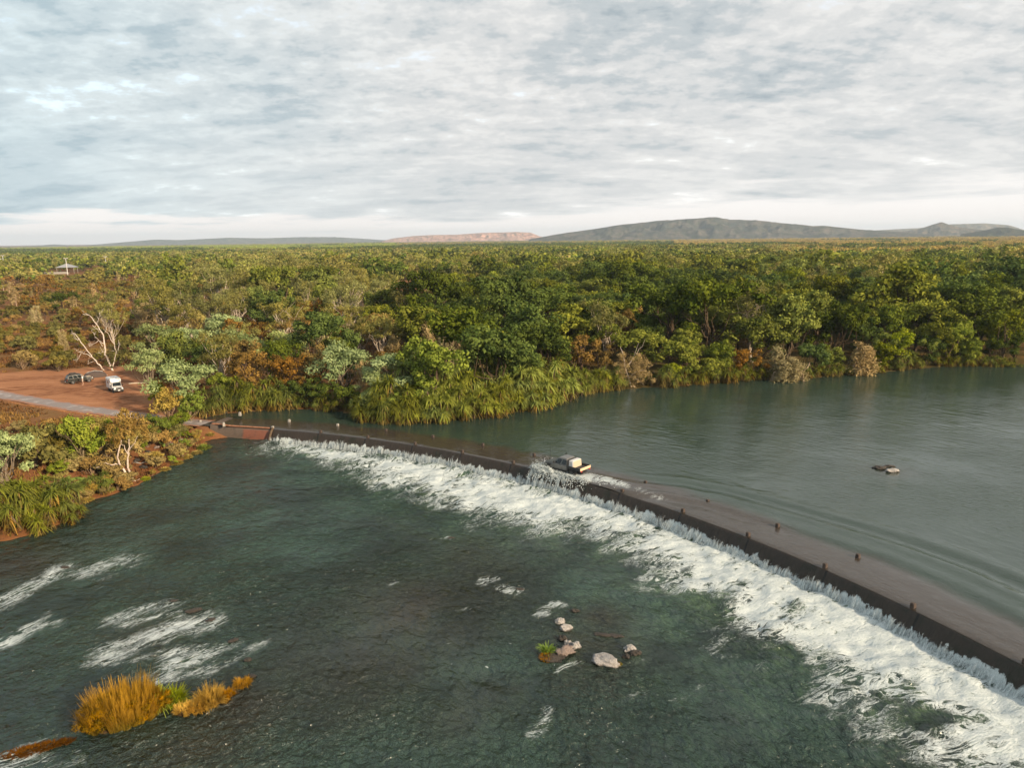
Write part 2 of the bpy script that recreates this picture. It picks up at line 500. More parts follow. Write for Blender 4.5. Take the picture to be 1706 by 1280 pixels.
def custom_tree(name, label, px, py, branches, crowns, kind, col, leafn=90, base=None, cat='tree', leafsize=.13, cols=None, seed=3, rfac=1.0, twigs=0):
    """a tree whose limbs follow the photograph: branch and crown points are offsets (right, up) in metres from its base"""
    x, y, z = base or PG(px, py)
    rng = np.random.default_rng(seed)
    o = empty(name, (x, y, z-.05), atan2(-x, y)); tag(o, label, cat)
    A = Acc()
    for pts, r0, r1 in branches:
        pts = np.array([(q[0], (q[2] if len(q) > 2 else rng.normal()*.15), q[1]) for q in pts], float)
        # resample so that limbs curve
        t = np.linspace(0, len(pts)-1, 3*(len(pts)-1)+1); i = np.minimum(t.astype(int), len(pts)-2); f = (t-i)[:, None]
        q = pts[i]*(1-f)+pts[i+1]*f+rng.normal(size=(len(t), 3))*.05
        q[0] = pts[0]
        q[1:] += rng.normal(size=(len(q)-1, 3))*.04*twigs**.3
        A.tube(q, np.linspace(r0, r1, len(q))*rfac, col, 6)
        for _ in range(twigs):
            i0 = int(rng.integers(len(q)//3, len(q))); dv = rng.normal(size=3)*np.array((.55, .45, .5))+np.array((0, 0, .35))
            m1 = q[i0]+dv*.5+rng.normal(size=3)*.1; A.tube([q[i0], m1, q[i0]+dv+rng.normal(size=3)*.15], np.array((.035, .022, .010)), col, 4)
            A.tube([m1, m1+rng.normal(size=3)*.3+np.array((0, 0, .15))], np.array((.018, .008)), col, 4)
    link('trunk', A.mesh('trunk', BARK, True), o)
    if crowns:
        C = Acc()
        pts = []; rad = []
        for (cx, cz, rx, rz_, k) in crowns:
            for _ in range(k):
                d = rng.normal(size=3); d /= np.linalg.norm(d); q = .45+.55*rng.random()
                pts.append((cx+d[0]*rx*q, d[1]*rx*q, cz+d[2]*rz_*q)); rad.append(min(rx, rz_)*rng.uniform(.28, .45))
        C.leaves(pts, rad, leafn, leafsize, .4, rng, cols or COLS[kind], droop=.5)
        link('crown', C.mesh('crown', FOL), o)
    return o
# ---------------------------------------------------------------- setting
def structure(name, me, mats=()):
    o = link(name, me, None, mats); o['kind'] = 'structure'; return o

CLEAR_PX = [(-140,612),(0,622),(60,618),(120,616),(165,611),(215,611),(243,640),(252,668),(262,700),(210,700),(100,680),(0,662),(-140,640)]
BARE_PX = [[(655,470),(735,466),(742,486),(715,500),(668,498)], [(1350,437),(1440,432),(1480,452),(1440,470),(1385,452)], [(0,470),(120,455),(300,468),(240,500),(60,505),(0,520)]]
RUTS = [[(-60,640),(30,632),(90,628),(150,640),(215,634)], [(0,650),(70,645),(140,655),(205,668),(250,690)], [(40,662),(110,652),(170,640),(205,624),(226,612)], [(240,690),(200,660),(180,650)], [(-40,700),(60,712),(140,705),(215,700)]]
def build_ground():
    def axis(lo, hi, step, far, g=1.12):
        a = list(np.arange(lo, hi+.01, step)); s = step; x = hi
        while x < far: s *= g; x += s; a.append(x)
        s = step; x = lo; b = []
        while x > -far: s *= g; x -= s; b.append(x)
        return np.array(b[::-1]+a)
    xs = axis(-115, 130, 1.0, 15000); ys = axis(35, 215, 1.0, 15000); ys = ys[ys > -200]
    X, Y = np.meshgrid(xs, ys)
    x = X.ravel(); y = Y.ravel()
    Z = ground_z(x, y)
    d = sdf(x, y, SHORE)
    clear = np.array([PG(*p)[:2] for p in CLEAR_PX])
    dirt = sstep(2.0, -1.5, sdf(x, y, clear)+2*(fbm(x/3, y/3, 21)-.5))
    rut = np.zeros_like(x)
    for tr in RUTS:
        q = np.array([PG(*p)[:2] for p in tr]); dq = seg_dist(x, y, q); rut = np.maximum(rut, np.exp(-((dq-.9)/.55)**2))
    for b in BARE_PX[:2]:
        dirt = np.maximum(dirt, .8*sstep(8, -4, sdf(x, y, np.array([PG(*p)[:2] for p in b]))))
    shore = sstep(9.0, 1.0, d)*sstep(1, -3, rs(x, y)[0]-R)
    ppx, ppy = proj(x, np.maximum(y, 1), Z)
    lush = sstep(480, 800, ppx)*sstep(30, 60, y)
    me = np_mesh('ground', np.c_[x, y, Z], grid_faces(len(ys), len(xs)), None, True, dict(dirt=dirt, shore=shore, lush=lush, rut=rut))
    def b(nt, N):
        tc = N('ShaderNodeNewGeometry').outputs['Position']
        n1 = noise(N, tc, .12, 6); n2 = noise(N, tc, .8, 6, .65); n3 = noise(N, tc, 5, 5, .7)
        red = mix(N, n2, (.21, .095, .050), (.36, .175, .095))
        red = mix(N, ssn(N, n3, .5, .8), red, (.42, .22, .12))
        # wheel tracks and scuffs over the clearing
        mp = N('ShaderNodeMapping', _Vector=tc, _Scale=(.10, .75, 1), _Rotation=(0, 0, .35)).outputs[0]
        tr = noise(N, mp, 1.0, 5, .6, .6)
        red = mix(N, mth(N, 'MULTIPLY', ssn(N, tr, .56, .68), .55), red, (.115, .045, .024))
        red = mix(N, mth(N, 'MULTIPLY', ssn(N, tr, .45, .36), .5), red, (.45, .235, .125))
        red = mix(N, mth(N, 'MULTIPLY', attr(N, 'rut'), ssn(N, n2, .3, .6)), red, (.130, .052, .028))
        gr = mix(N, n2, (.105, .056, .026), (.23, .135, .060))
        gr = mix(N, ssn(N, n1, .42, .62), gr, mix(N, n3, (.13, .055, .026), (.23, .105, .052)))
        gr = mix(N, mth(N, 'MULTIPLY', attr(N, 'lush'), ssn(N, n1, .3, .5)), gr, mix(N, n3, (.045, .040, .016), (.10, .072, .03)))
        sh = mix(N, n3, (.11, .040, .018), (.24, .105, .040))
        sh = mix(N, ssn(N, noise(N, tc, 2.2, 6, .7), .54, .66), sh, (.035, .025, .018))
        c = mix(N, attr(N, 'dirt'), gr, red)
        c = mix(N, mth(N, 'MULTIPLY', attr(N, 'shore'), .85), c, sh)
        h = mth(N, 'ADD', mth(N, 'MULTIPLY', n2, .6), mth(N, 'MULTIPLY', n3, .25))
        bp = N('ShaderNodeBump', _Strength=.6, _Distance=.25, _Height=h).outputs[0]
        return N('ShaderNodeBsdfDiffuse', _Color=c, _Normal=bp).outputs[0]
    structure('ground', me, [mat('earth', b)])

    # the grey road that runs down to the crossing: a strip draped on the ground
    c = np.array([PG(*p)[:2] for p in ROAD_PX])
    t = np.linspace(0, len(c)-1, 120); i = np.minimum(t.astype(int), len(c)-2); f = (t-i)[:, None]
    ctr = c[i]*(1-f)+c[i+1]*f
    for _ in range(4): ctr[1:-1] = (ctr[:-2]+2*ctr[1:-1]+ctr[2:])/4
    tg = np.gradient(ctr, axis=0); tg /= np.linalg.norm(tg, axis=1)[:, None]; nr = np.c_[-tg[:, 1], tg[:, 0]]
    w = np.linspace(-1.75, 1.75, 9)
    V = ctr[:, None]+nr[:, None]*(w[None, :, None]*(1+.06*np.sin(np.arange(120)*.7))[:, None, None])
    zz = ground_z(V[..., 0].ravel(), V[..., 1].ravel()).reshape(120, 9)
    zm = zz.max(1)+.03
    for _ in range(3): zm[1:-1] = np.maximum(zm[1:-1], (zm[:-2]+zm[2:])/2)
    Vz = np.dstack([V, np.repeat(zm[:, None], 9, 1)-.02*(w/1.75)[None]**4])
    me = np_mesh('road', Vz.reshape(-1, 3), grid_faces(120, 9), None, True, dict(edge=np.tile(np.abs(w)/1.75, 120)))
    def b(nt, N):
        tc = N('ShaderNodeNewGeometry').outputs['Position']
        n = noise(N, tc, .7, 6, .65); n3 = noise(N, tc, 9, 4)
        c = mix(N, n3, (.15, .122, .112), (.25, .205, .19))
        c = mix(N, ssn(N, n, .5, .66), c, (.33, .30, .29))
        e = mth(N, 'ADD', attr(N, 'edge'), mth(N, 'MULTIPLY', mth(N, 'SUBTRACT', n, .5), 2.2))
        c = mix(N, ssn(N, e, .50, .95), c, (.27, .115, .055))
        return N('ShaderNodeBsdfPrincipled', _Base_Color=c, _Roughness=.85).outputs[0]
    structure('road', me, [mat('worn_seal', b)])
    # low earth windrow along the near edge of the road
    k = slice(40, 112)
    A = Acc(); q = ctr[k]+nr[k]*-2.35
    ppp = np.c_[q, ground_z(q[:, 0], q[:, 1])+.02]
    A.tube(ppp, .16+.07*np.sin(np.arange(len(q))*.9)*np.sin(np.arange(len(q))*.23), (.36, .17, .075), 6)
    structure('road_edge_ridge', A.mesh('road_edge_ridge', BARK, True))

# ---- the causeway: one curved concrete slab with a drop on its lower side
S_L, S_R = -9.5, 150.0
def build_causeway():
    ss = np.arange(S_L, S_R, .5)
    prof = [(-.62, -3.2), (-.40, LOW+.1), (-.06, -.34), (0., -.26), (.06, -.21), (WID*.5, -.17), (WID+.4, -.20), (WID+.5, -.3), (WID+.8, -2.5)]
    V = []
    for s in ss:
        lift = .32*sstep(-7.6, -9.4, s)
        for dr, z in prof:
            x, y = arc(s, R+dr); V.append((x, y, z+(lift if z > -.4 else 0)))
    me = np_mesh('causeway', V, grid_faces(len(ss), len(prof))[:, ::-1], None, False, dict(s=np.repeat(ss, len(prof))))
    def b(nt, N):
        tc = N('ShaderNodeNewGeometry').outputs['Position']
        n = noise(N, tc, 1.2, 7, .7); n3 = noise(N, tc, 7, 5, .7)
        c = mix(N, n3, (.050, .036, .027), (.135, .098, .074))
        al = mix(N, n3, (.10, .034, .020), (.22, .080, .045))
        s = attr(N, 's')
        z = N('ShaderNodeSeparateXYZ', _0=tc).outputs[2]
        red = mth(N, 'MULTIPLY', mth(N, 'MULTIPLY', ssn(N, s, -4.6, -4.2), ssn(N, s, .1, -.1)), ssn(N, z, -.25, -.4))
        c = mix(N, red, c, al)
        c = mix(N, mth(N, 'MULTIPLY', ssn(N, n, .5, .7), .6), c, (.035, .028, .022))
        return N('ShaderNodeBsdfPrincipled', _Base_Color=c, _Roughness=.6).outputs[0]
    structure('causeway', me, [mat('wet_concrete', b)])
    # kerb on the lip at the dry left end and the short wing wall where the fall starts
    A = Acc(); q = np.arange(-9.3, -.2, .6)
    pts = []
    for s in q: x, y = arc(s, R+.14); pts.append((x, y, -.02+.2*sstep(-6.0, -9.0, s)))
    A.tube(pts, .15, (.30, .155, .10), 4)
    o = link('kerb', A.mesh('kerb', BARK)); o['kind'] = 'structure'
    A = Acc(); pts = [(*arc(.15, R+.1-d), z) for d, z in ((0, .05), (.5, -.35), (1.0, -1.2), (1.3, -2.3))]
    A.tube(pts, [.20, .19, .17, .17], (.115, .085, .06), 5)
    o = link('wing_wall', A.mesh('wing_wall', BARK)); tag(o, 'sloping concrete wing wall where the waterfall starts, beside the red weir panel', 'wall')

# ---- upper water
WAKE_PX = [(978,788),(1010,800),(1060,808),(1130,815),(1200,828),(1280,850),(1400,884),(1500,915),(1600,952),(1706,1000),(1850,1070)]
def water_mat(name, kind):
    def b(nt, N):
        geo = N('ShaderNodeNewGeometry').outputs['Position']
        fl = N('ShaderNodeAttribute', attribute_name='flow').outputs['Vector']
        shal = attr(N, 'shallow')
        mpw = N('ShaderNodeMapping', _Vector=fl, _Scale=(.25, 1.6, 1)).outputs[0]
        n1 = noise(N, geo, .25, 5, .6)
        if kind == 'up':
            deep = mix(N, n1, (.020, .035, .025), (.034, .056, .042))
            br = mix(N, noise(N, geo, 2.5, 6, .7), (.022, .018, .014), (.066, .053, .040))
        elif kind == 'low':
            deep = mix(N, ssn(N, noise(N, geo, .11, 5, .62), .34, .66), (.009, .020, .014), (.024, .052, .036))
            br = mix(N, noise(N, geo, .9, 6, .7), (.010, .009, .006), (.036, .028, .016))
        else:
            deep = br = mix(N, noise(N, mpw, 2.0, 6, .7), (.012, .009, .007), (.050, .036, .026))
        c = mix(N, shal, deep, br)
        if kind == 'face':
            fy = N('ShaderNodeSeparateXYZ', _0=fl).outputs[1]
            jn = mth(N, 'FRACT', mth(N, 'DIVIDE', fy, 7.38))
            c = mix(N, mth(N, 'MULTIPLY', mth(N, 'LESS_THAN', jn, .022), .75), c, (.004, .003, .003))
            c = mix(N, mth(N, 'MULTIPLY', ssn(N, noise(N, geo, .5, 5, .65), .5, .68), .6), c, (.010, .014, .006))
        if kind == 'low':
            gl = attr(N, 'aerated')  # greener colour of the aerated water near the foam
            c = mix(N, mth(N, 'MULTIPLY', gl, ssn(N, noise(N, geo, .45, 5, .65), .38, .72)), c, (.050, .088, .036))
        bumps = []
        sc = (1.0, 1.0, 1.0)
        mp = N('ShaderNodeMapping', _Vector=fl, _Scale=(.75, .33, 1) if kind == 'low' else (1.0, .42, 1)).outputs[0]
        w1 = noise(N, mp, 1.2, 3, .5, .35); w2 = noise(N, mp, 3.6, 4, .6, .4)
        w0 = noise(N, geo, .35, 2)
        if kind == 'face':
            mp = N('ShaderNodeMapping', _Vector=fl, _Scale=(.5, 2.5, 1)).outputs[0]
            hgt = noise(N, mp, 2.0, 4, .6)
            dist = .10
        else:
            calm = ssn(N, noise(N, geo, .07, 3), .3, .7)
            w2a = mth(N, 'MULTIPLY', w2, mth(N, 'MULTIPLY_ADD', calm, 1.1 if kind == 'low' else .7, c=.18))
            hgt = mth(N, 'ADD', mth(N, 'MULTIPLY', w1, .8), w2a)
            hgt = mth(N, 'ADD', hgt, mth(N, 'MULTIPLY', w0, .8))
            dist = .75 if kind == 'low' else .075
        bp = N('ShaderNodeBump', _Strength=1.0, _Distance=dist, _Height=hgt).outputs[0]
        p = N('ShaderNodeBsdfPrincipled', _Base_Color=c, _Roughness=.12 if kind != 'face' else .2, _IOR=1.52 if kind != 'face' else 1.33, _Normal=bp)
        fo = attr(N, 'foam')
        mpf = lambda sx, sy: N('ShaderNodeMapping', _Vector=fl, _Scale=(sx, sy, 1)).outputs[0]
        f0 = noise(N, mpf(.55, 1.0), .45, 4, .6, .8)
        f1 = noise(N, mpf(.40, 1.0), 1.4, 6, .66, 1.4)
        f2 = noise(N, mpf(.42, 1.0), 5.5, 6, .72, 1.6)
        rid = mth(N, 'ABSOLUTE', mth(N, 'SUBTRACT', f1, .5))
        lace = ssn(N, rid, .07, .0)                              # thin bright filaments
        v = mth(N, 'MULTIPLY_ADD', fo, 1.12, c=-.06)
        v = mth(N, 'ADD', v, mth(N, 'MULTIPLY_ADD', f0, 1.5, c=-.75))
        v = mth(N, 'ADD', v, mth(N, 'MULTIPLY_ADD', f1, 1.8, c=-.9))
        v = mth(N, 'ADD', v, mth(N, 'MULTIPLY_ADD', f2, 1.1, c=-.55))
        v = mth(N, 'ADD', v, mth(N, 'MULTIPLY', mth(N, 'MULTIPLY', lace, ssn(N, fo, .08, .4)), .42))
        k = ssn(N, v, .40, 1.02)
        k = mth(N, 'MULTIPLY', k, ssn(N, fo, .03, .18))
        if kind == 'low':                                        # small breaking crests away from the foam
            cr = noise(N, mpf(1.0, .55), 2.6, 3, .6, .8)
            k2 = mth(N, 'MULTIPLY', ssn(N, cr, .70, .76), ssn(N, noise(N, geo, .16, 3), .50, .66))
            k = mth(N, 'MAXIMUM', k, mth(N, 'MULTIPLY', k2, .8))
        fc = mix(N, mth(N, 'MULTIPLY_ADD', f2, 1.2, clamp=True, c=-.1), (.18, .24, .24), (.70, .73, .735))
        fb = N('ShaderNodeBump', _Strength=.5, _Distance=.3, _Height=mth(N, 'ADD', f1, mth(N, 'MULTIPLY', f2, .35))).outputs[0]
        fd = N('ShaderNodeBsdfDiffuse', _Color=fc, _Normal=fb).outputs[0]
        return N('ShaderNodeMixShader', _0=k, _1=p.outputs[0], _2=fd).outputs[0]
    return mat(name, b)

def build_water():
    # upper pool: polar grid that starts at the lip
    ss = np.concatenate([np.arange(-60, -1, .8), np.arange(-1, 95, .4), np.arange(95, 260, 1.5)])
    rr = [0.]; d = .16
    while rr[-1] < 230: rr.append(rr[-1]+d); d = min(d*1.022, 2.2)
    rr = R+np.array(rr)
    S, RR = np.meshgrid(ss, rr)
    X, Y = arc(S, RR); q = RR-R
    wk = np.array([P(*p) for p in WAKE_PX])
    dist = seg_dist(X, Y, wk); side = np.sign(q-np.interp(S.ravel(), *_wk_rs(wk)).reshape(S.shape))
    run = sstep(16, 26, S+0)*1.0
    sS = np.interp(0, [0], [0])
    s0 = float(rs(*P(978, 788))[1])
    env = sstep(s0, s0+6, S)
    dd = dist*side
    Z = 1.7*(.12*env*np.exp(-(dd/1.1)**2)-.10*env*np.exp(-((dd-1.7)/1.0)**2)+.06*env*np.exp(-((dd-3.1)/.8)**2)+.08*env*np.exp(-((dd+2.2)/1.0)**2)-.06*env*np.exp(-((dd+3.4)/.8)**2))
    Z = Z+.05*(fbm(X/1.6, Y/1.6, 31, 3)-.5)*sstep(.4, 1.5, q)
    # churned water behind the truck and a bow wave round it
    tx, ty = arc(s0-2.5, R+WID*.52)
    rd, sd = rs(tx, ty)
    foam = .42*np.exp(-((S-(s0+2.0))/3.5)**2-((q-WID*.45)/1.3)**2)+.9*np.exp(-((S-sd)/3.8)**2-((q-.9)/1.1)**2)+.26*np.exp(-((S-s0-8)/6)**2-((q-1.6)/1.2)**2)
    Z = Z+.16*foam*(fbm(X/.5, Y/.5, 33, 3))
    Z = Z-.12*np.exp(-q/.35)                                    # draws down to the lip
    shal = sstep(WID+1.6, WID-.2, q+1.6*(fbm(X/3.5, Y/3.5, 35)-.5))
    shal = np.maximum(shal, .5*sstep(0, -20, S))
    rock = P(1480, 784); shal = np.maximum(shal, .5*np.exp(-np.hypot((X-rock[0]), (Y-rock[1]))**2/6))
    me = np_mesh('upper_water', np.c_[X.ravel(), Y.ravel(), Z.ravel()], grid_faces(len(rr), len(ss)), None, True,
                 dict(shallow=shal.ravel(), foam=foam.ravel(), flow=np.c_[q.ravel(), S.ravel(), 0*q.ravel()]))
    structure('upper_water', me, [water_mat('upper_river_water', 'up')])

    # falling sheet over the face
    ss = np.arange(.2, 110, .12); vv = np.linspace(0, 1, 22)
    S, Vv = np.meshgrid(ss, vv)
    dr = -.06-.62*Vv**.75-.25*Vv**2; z = -.12-.05*Vv-(abs(LOW)-.1)*(Vv**1.15)
    wob = (fbm(S*.9, Vv*1.0, 41, 4)-.5)
    RRr = R+dr-.10*wob*sstep(.15, .6, Vv)
    X, Y = arc(S, RRr)
    per = .95
    ph = S/per+.55*fbm(S*.35, S*0, 43, 3)*3
    arch = np.abs(np.sin(ph*pi))**.6
    hgt = .50+.60*vnoise(S*2.2, 0*S+3, 44)*(.4+.9*fbm(S*.4, S*0, 47, 2))+.30*(vnoise(S*6.5, Vv*1.2, 45)-.5)
    foam = sstep(-.05, .30, Vv-(1.05-.62*hgt))*1.0
    me = np_mesh('falling_water', np.c_[X.ravel(), Y.ravel(), z.ravel()], grid_faces(len(vv), len(ss))[:, ::-1], None, True,
                 dict(shallow=np.ones(S.size), foam=foam.ravel(), flow=np.c_[(Vv*2.2).ravel(), S.ravel(), 0*S.ravel()]))
    structure('falling_water', me, [water_mat('weir_face_water', 'face')])

    # lower pool
    xs = np.concatenate([np.arange(-130, -62, 1.2), np.arange(-62, 62, .26), np.arange(62, 110, 1.2)])
    ys = np.concatenate([np.arange(-20, 24, 1.5), np.arange(24, 104, .26), np.arange(104, 122, 1.0)])
    X, Y = np.meshgrid(xs, ys)
    rr_, S = rs(X, Y); q = R-rr_
    core = np.array([P(p[0], p[1], LOW) for p in FOAM_PX])
    sd_ = sdf(X, Y, core)+1.5*sstep(32, 8, S)
    foam = (.14+1.08*fbm(X/2.0, Y/2.0, 58, 4))*sstep(2.4, -3.0, sd_+3.6*(fbm(X/4.2, Y/4.2, 51, 4)-.5))+.40*sstep(9.0, 0.3, sd_+3*(fbm(X/4, Y/4, 52, 3)-.5))
    for hx, hy, rad, amt in HOLES:
        c = P(hx, hy, LOW); foam -= amt*np.exp(-((X-c[0])**2+(Y-c[1])**2)/rad**2)
    stroke = np.zeros_like(X)
    for pts, w, a in STROKES:
        q_ = np.array([P(p[0], p[1], LOW) for p in pts])
        stroke = np.maximum(stroke, .50*a*np.exp(-(seg_dist(X+.9*(fbm(X/1.2, Y/1.2, 61, 3)-.5), Y+.9*(fbm(X/1.2, Y/1.2, 62, 3)-.5), q_)/(w*2.1))**2))
    foam = np.maximum(foam, stroke)
    inreg = sstep(-1.0, .5, q)
    foam = np.clip(foam, 0, 1.25)
    turb = np.clip(sstep(9, -1, sd_)+.8*stroke, 0, 1.2)
    Z = LOW+(.10+.48*turb)*(fbm(X/1.3, Y/1.1, 81, 4, .6)-.5)+.38*turb*(fbm(X/4.0, Y/4, 82, 3)-.4)
    Z = np.where(q < -.2, LOW-.4, Z)
    aerated = np.clip(1.0*np.exp(-np.maximum(sd_, 0)/5.0)+.6*stroke, 0, 1)*sstep(.0, .5, 1-.4*foam)
    mud = np.zeros_like(X)
    for px_, py_, rad, a in MUD: 
        c = P(px_, py_, LOW); mud = np.maximum(mud, a*np.exp(-((X-c[0])**2+(Y-c[1])**2)/rad**2))
    mud = np.clip(mud*(.35+.75*fbm(X/4, Y/4, 91, 4)), 0, 1)
    me = np_mesh('lower_water', np.c_[X.ravel(), Y.ravel(), Z.ravel()], grid_faces(len(ys), len(xs)), None, True,
                 dict(shallow=mud.ravel(), foam=foam.ravel(), aerated=aerated.ravel(), flow=np.c_[-q.ravel(), S.ravel(), 0*q.ravel()]))
    # drop the cells that lie well behind the weir, under the upper pool
    structure('lower_water', me, [water_mat('lower_river_water', 'low')])

def _wk_rs(wk):
    r_, s_ = rs(wk[:, 0], wk[:, 1]); o = np.argsort(s_); return s_[o], (r_-R)[o]

FOAM_PX = [(458,735),(520,742),(600,755),(700,772),(790,790),(880,810),(960,832),(1040,855),(1130,888),(1230,925),(1330,965),(1440,1020),(1560,1085),(1706,1170),(1900,1290),
           (1990,1420),(1800,1400),(1740,1330),(1690,1262),(1640,1262),(1560,1192),(1500,1180),(1440,1150),(1425,1095),(1380,1090),(1300,1075),(1262,1040),(1200,1010),(1150,985),(1160,950),(1090,915),(1040,885),(985,872),(900,868),(840,848),(790,838),(740,820),(690,806),(640,800),(640,782),(600,772),(540,765),(470,748)]
HOLES = [(1160,1010,2.4,.6),(1300,1085,2.2,.6),(1480,1130,1.6,.4),(760,800,1.8,.5),(1320,1010,1.3,.5),(1350,985,1.0,.35),(1550,1190,2.0,.5),(690,800,2.2,.3),(1080,890,1.5,.3)]
STROKES = [([(97,948),(60,975),(20,998),(-20,1015)],.75,1.0),([(205,938),(170,945),(130,955)],1.1,.75),([(185,955),(160,975)],.6,.55),([(280,1008),(240,1018),(190,1032)],.7,.95),
  ([(348,1036),(310,1045),(265,1060),(215,1075),(180,1085)],.9,1.0),([(300,1022),(260,1032),(180,1042)],.55,.7),([(385,1072),(355,1085)],.6,.95),([(345,1085),(320,1100),(290,1112)],.8,.95),
  ([(295,1085),(260,1092),(200,1100),(150,1108)],.45,.75),([(350,1118),(300,1128),(250,1135)],.6,.7),([(60,1046),(25,1062),(-20,1080)],.6,.85),([(105,1038),(70,1045)],.4,.6),([(80,1022),(70,1035)],.35,.6),
  ([(440,1068),(420,1085),(405,1095)],.4,.6),([(825,966),(800,972)],.35,.85),([(858,985),(832,978)],.45,.95),([(928,1006),(905,1018),(890,1025)],.3,.75),([(940,1010),(925,1004)],.3,.6),([(660,972),(652,976)],.25,.8),
  ([(775,1018),(760,1020)],.2,.6),([(740,898),(715,900)],.25,.6),([(915,1186),(905,1205),(885,1222)],.35,.85),([(60,1262),(20,1270)],.6,.95),([(130,1265),(95,1275)],.4,.6),([(965,1105),(945,1112),(935,1118)],.25,.8),
  ([(1180,1140),(1150,1150),(1130,1165)],.3,.6),([(1270,1110),(1240,1130),(1205,1150)],.35,.55),([(160,1215),(140,1222)],.3,.5),([(870,1080),(850,1085)],.2,.4),([(395,1100),(380,1108)],.35,.6),([(1070,1150),(1040,1160)],.25,.5),
  ([(760,1072),(740,1076)],.2,.5),([(1062,1085),(1072,1105)],.2,.6),([(600,775),(560,790),(520,800),(480,806)],.5,.45),([(640,800),(600,815),(560,822)],.5,.4),([(1640,640+130),(1660,775)],.2,.3)]
MUD = [(700,1010,7,1.0),(800,930,6,.8),(600,1100,7,.9),(980,1070,4,1.0),(1000,1030,2.5,1.0),(400,1180,5,.8),(760,1180,4,.6),(330,1250,5,.7),(300,1040,3,.7),(40,940,5,.9),(430,740,4,.6)]

# ---- white water thrown up: domes at the foot of the fall
def blob(rng, c, r, sub=2, amp=.3):
    V, Fc = ICO[sub]
    n = amp*(np.array([vnoise(V[:, 0]*2.1+c[0]*3, V[:, 1]*2.1+V[:, 2]*1.7+c[1]*3, 5)])[0]-.5)*2
    return np.array(c)+V*np.array(r)*(1+n)[:, None], Fc
ICO = {}
def make_ico():
    for s in (1, 2, 3, 4):
        bm = bmesh.new(); bmesh.ops.create_icosphere(bm, subdivisions=s, radius=1)
        ICO[s] = (np.array([v.co[:] for v in bm.verts]), np.array([[v.index for v in f.verts] for f in bm.faces])); bm.free()

def spray_mat():
    def b(nt, N):
        tc = N('ShaderNodeNewGeometry').outputs['Position']
        n = noise(N, tc, 6, 5, .7); n2 = noise(N, N('ShaderNodeMapping', _Vector=tc, _Scale=(3.5, 3.5, 1.1)).outputs[0], 1.8, 6, .75)
        c = mix(N, n, (.46, .53, .54), (.80, .83, .83))
        d = N('ShaderNodeBsdfDiffuse', _Color=c).outputs[0]
        t = N('ShaderNodeBsdfTranslucent', _Color=c).outputs[0]
        m = N('ShaderNodeMixShader', _0=.4, _1=d, _2=t).outputs[0]
        tr = N('ShaderNodeBsdfTransparent').outputs[0]
        st = noise(N, N('ShaderNodeMapping', _Vector=N('ShaderNodeAttribute', attribute_name='flow').outputs['Vector'], _Scale=(1.0, 7.0, 1)).outputs[0], 1.3, 5, .7)
        a = mth(N, 'ADD', attr(N, 'fade'), mth(N, 'MULTIPLY_ADD', st, 2.4, c=-1.25))
        a = mth(N, 'ADD', a, mth(N, 'MULTIPLY_ADD', n2, .8, c=-.4))
        return N('ShaderNodeMixShader', _0=mth(N, 'MULTIPLY', ssn(N, a, .18, .95), .92), _1=tr, _2=m).outputs[0]
    return mat('white_spray', b)

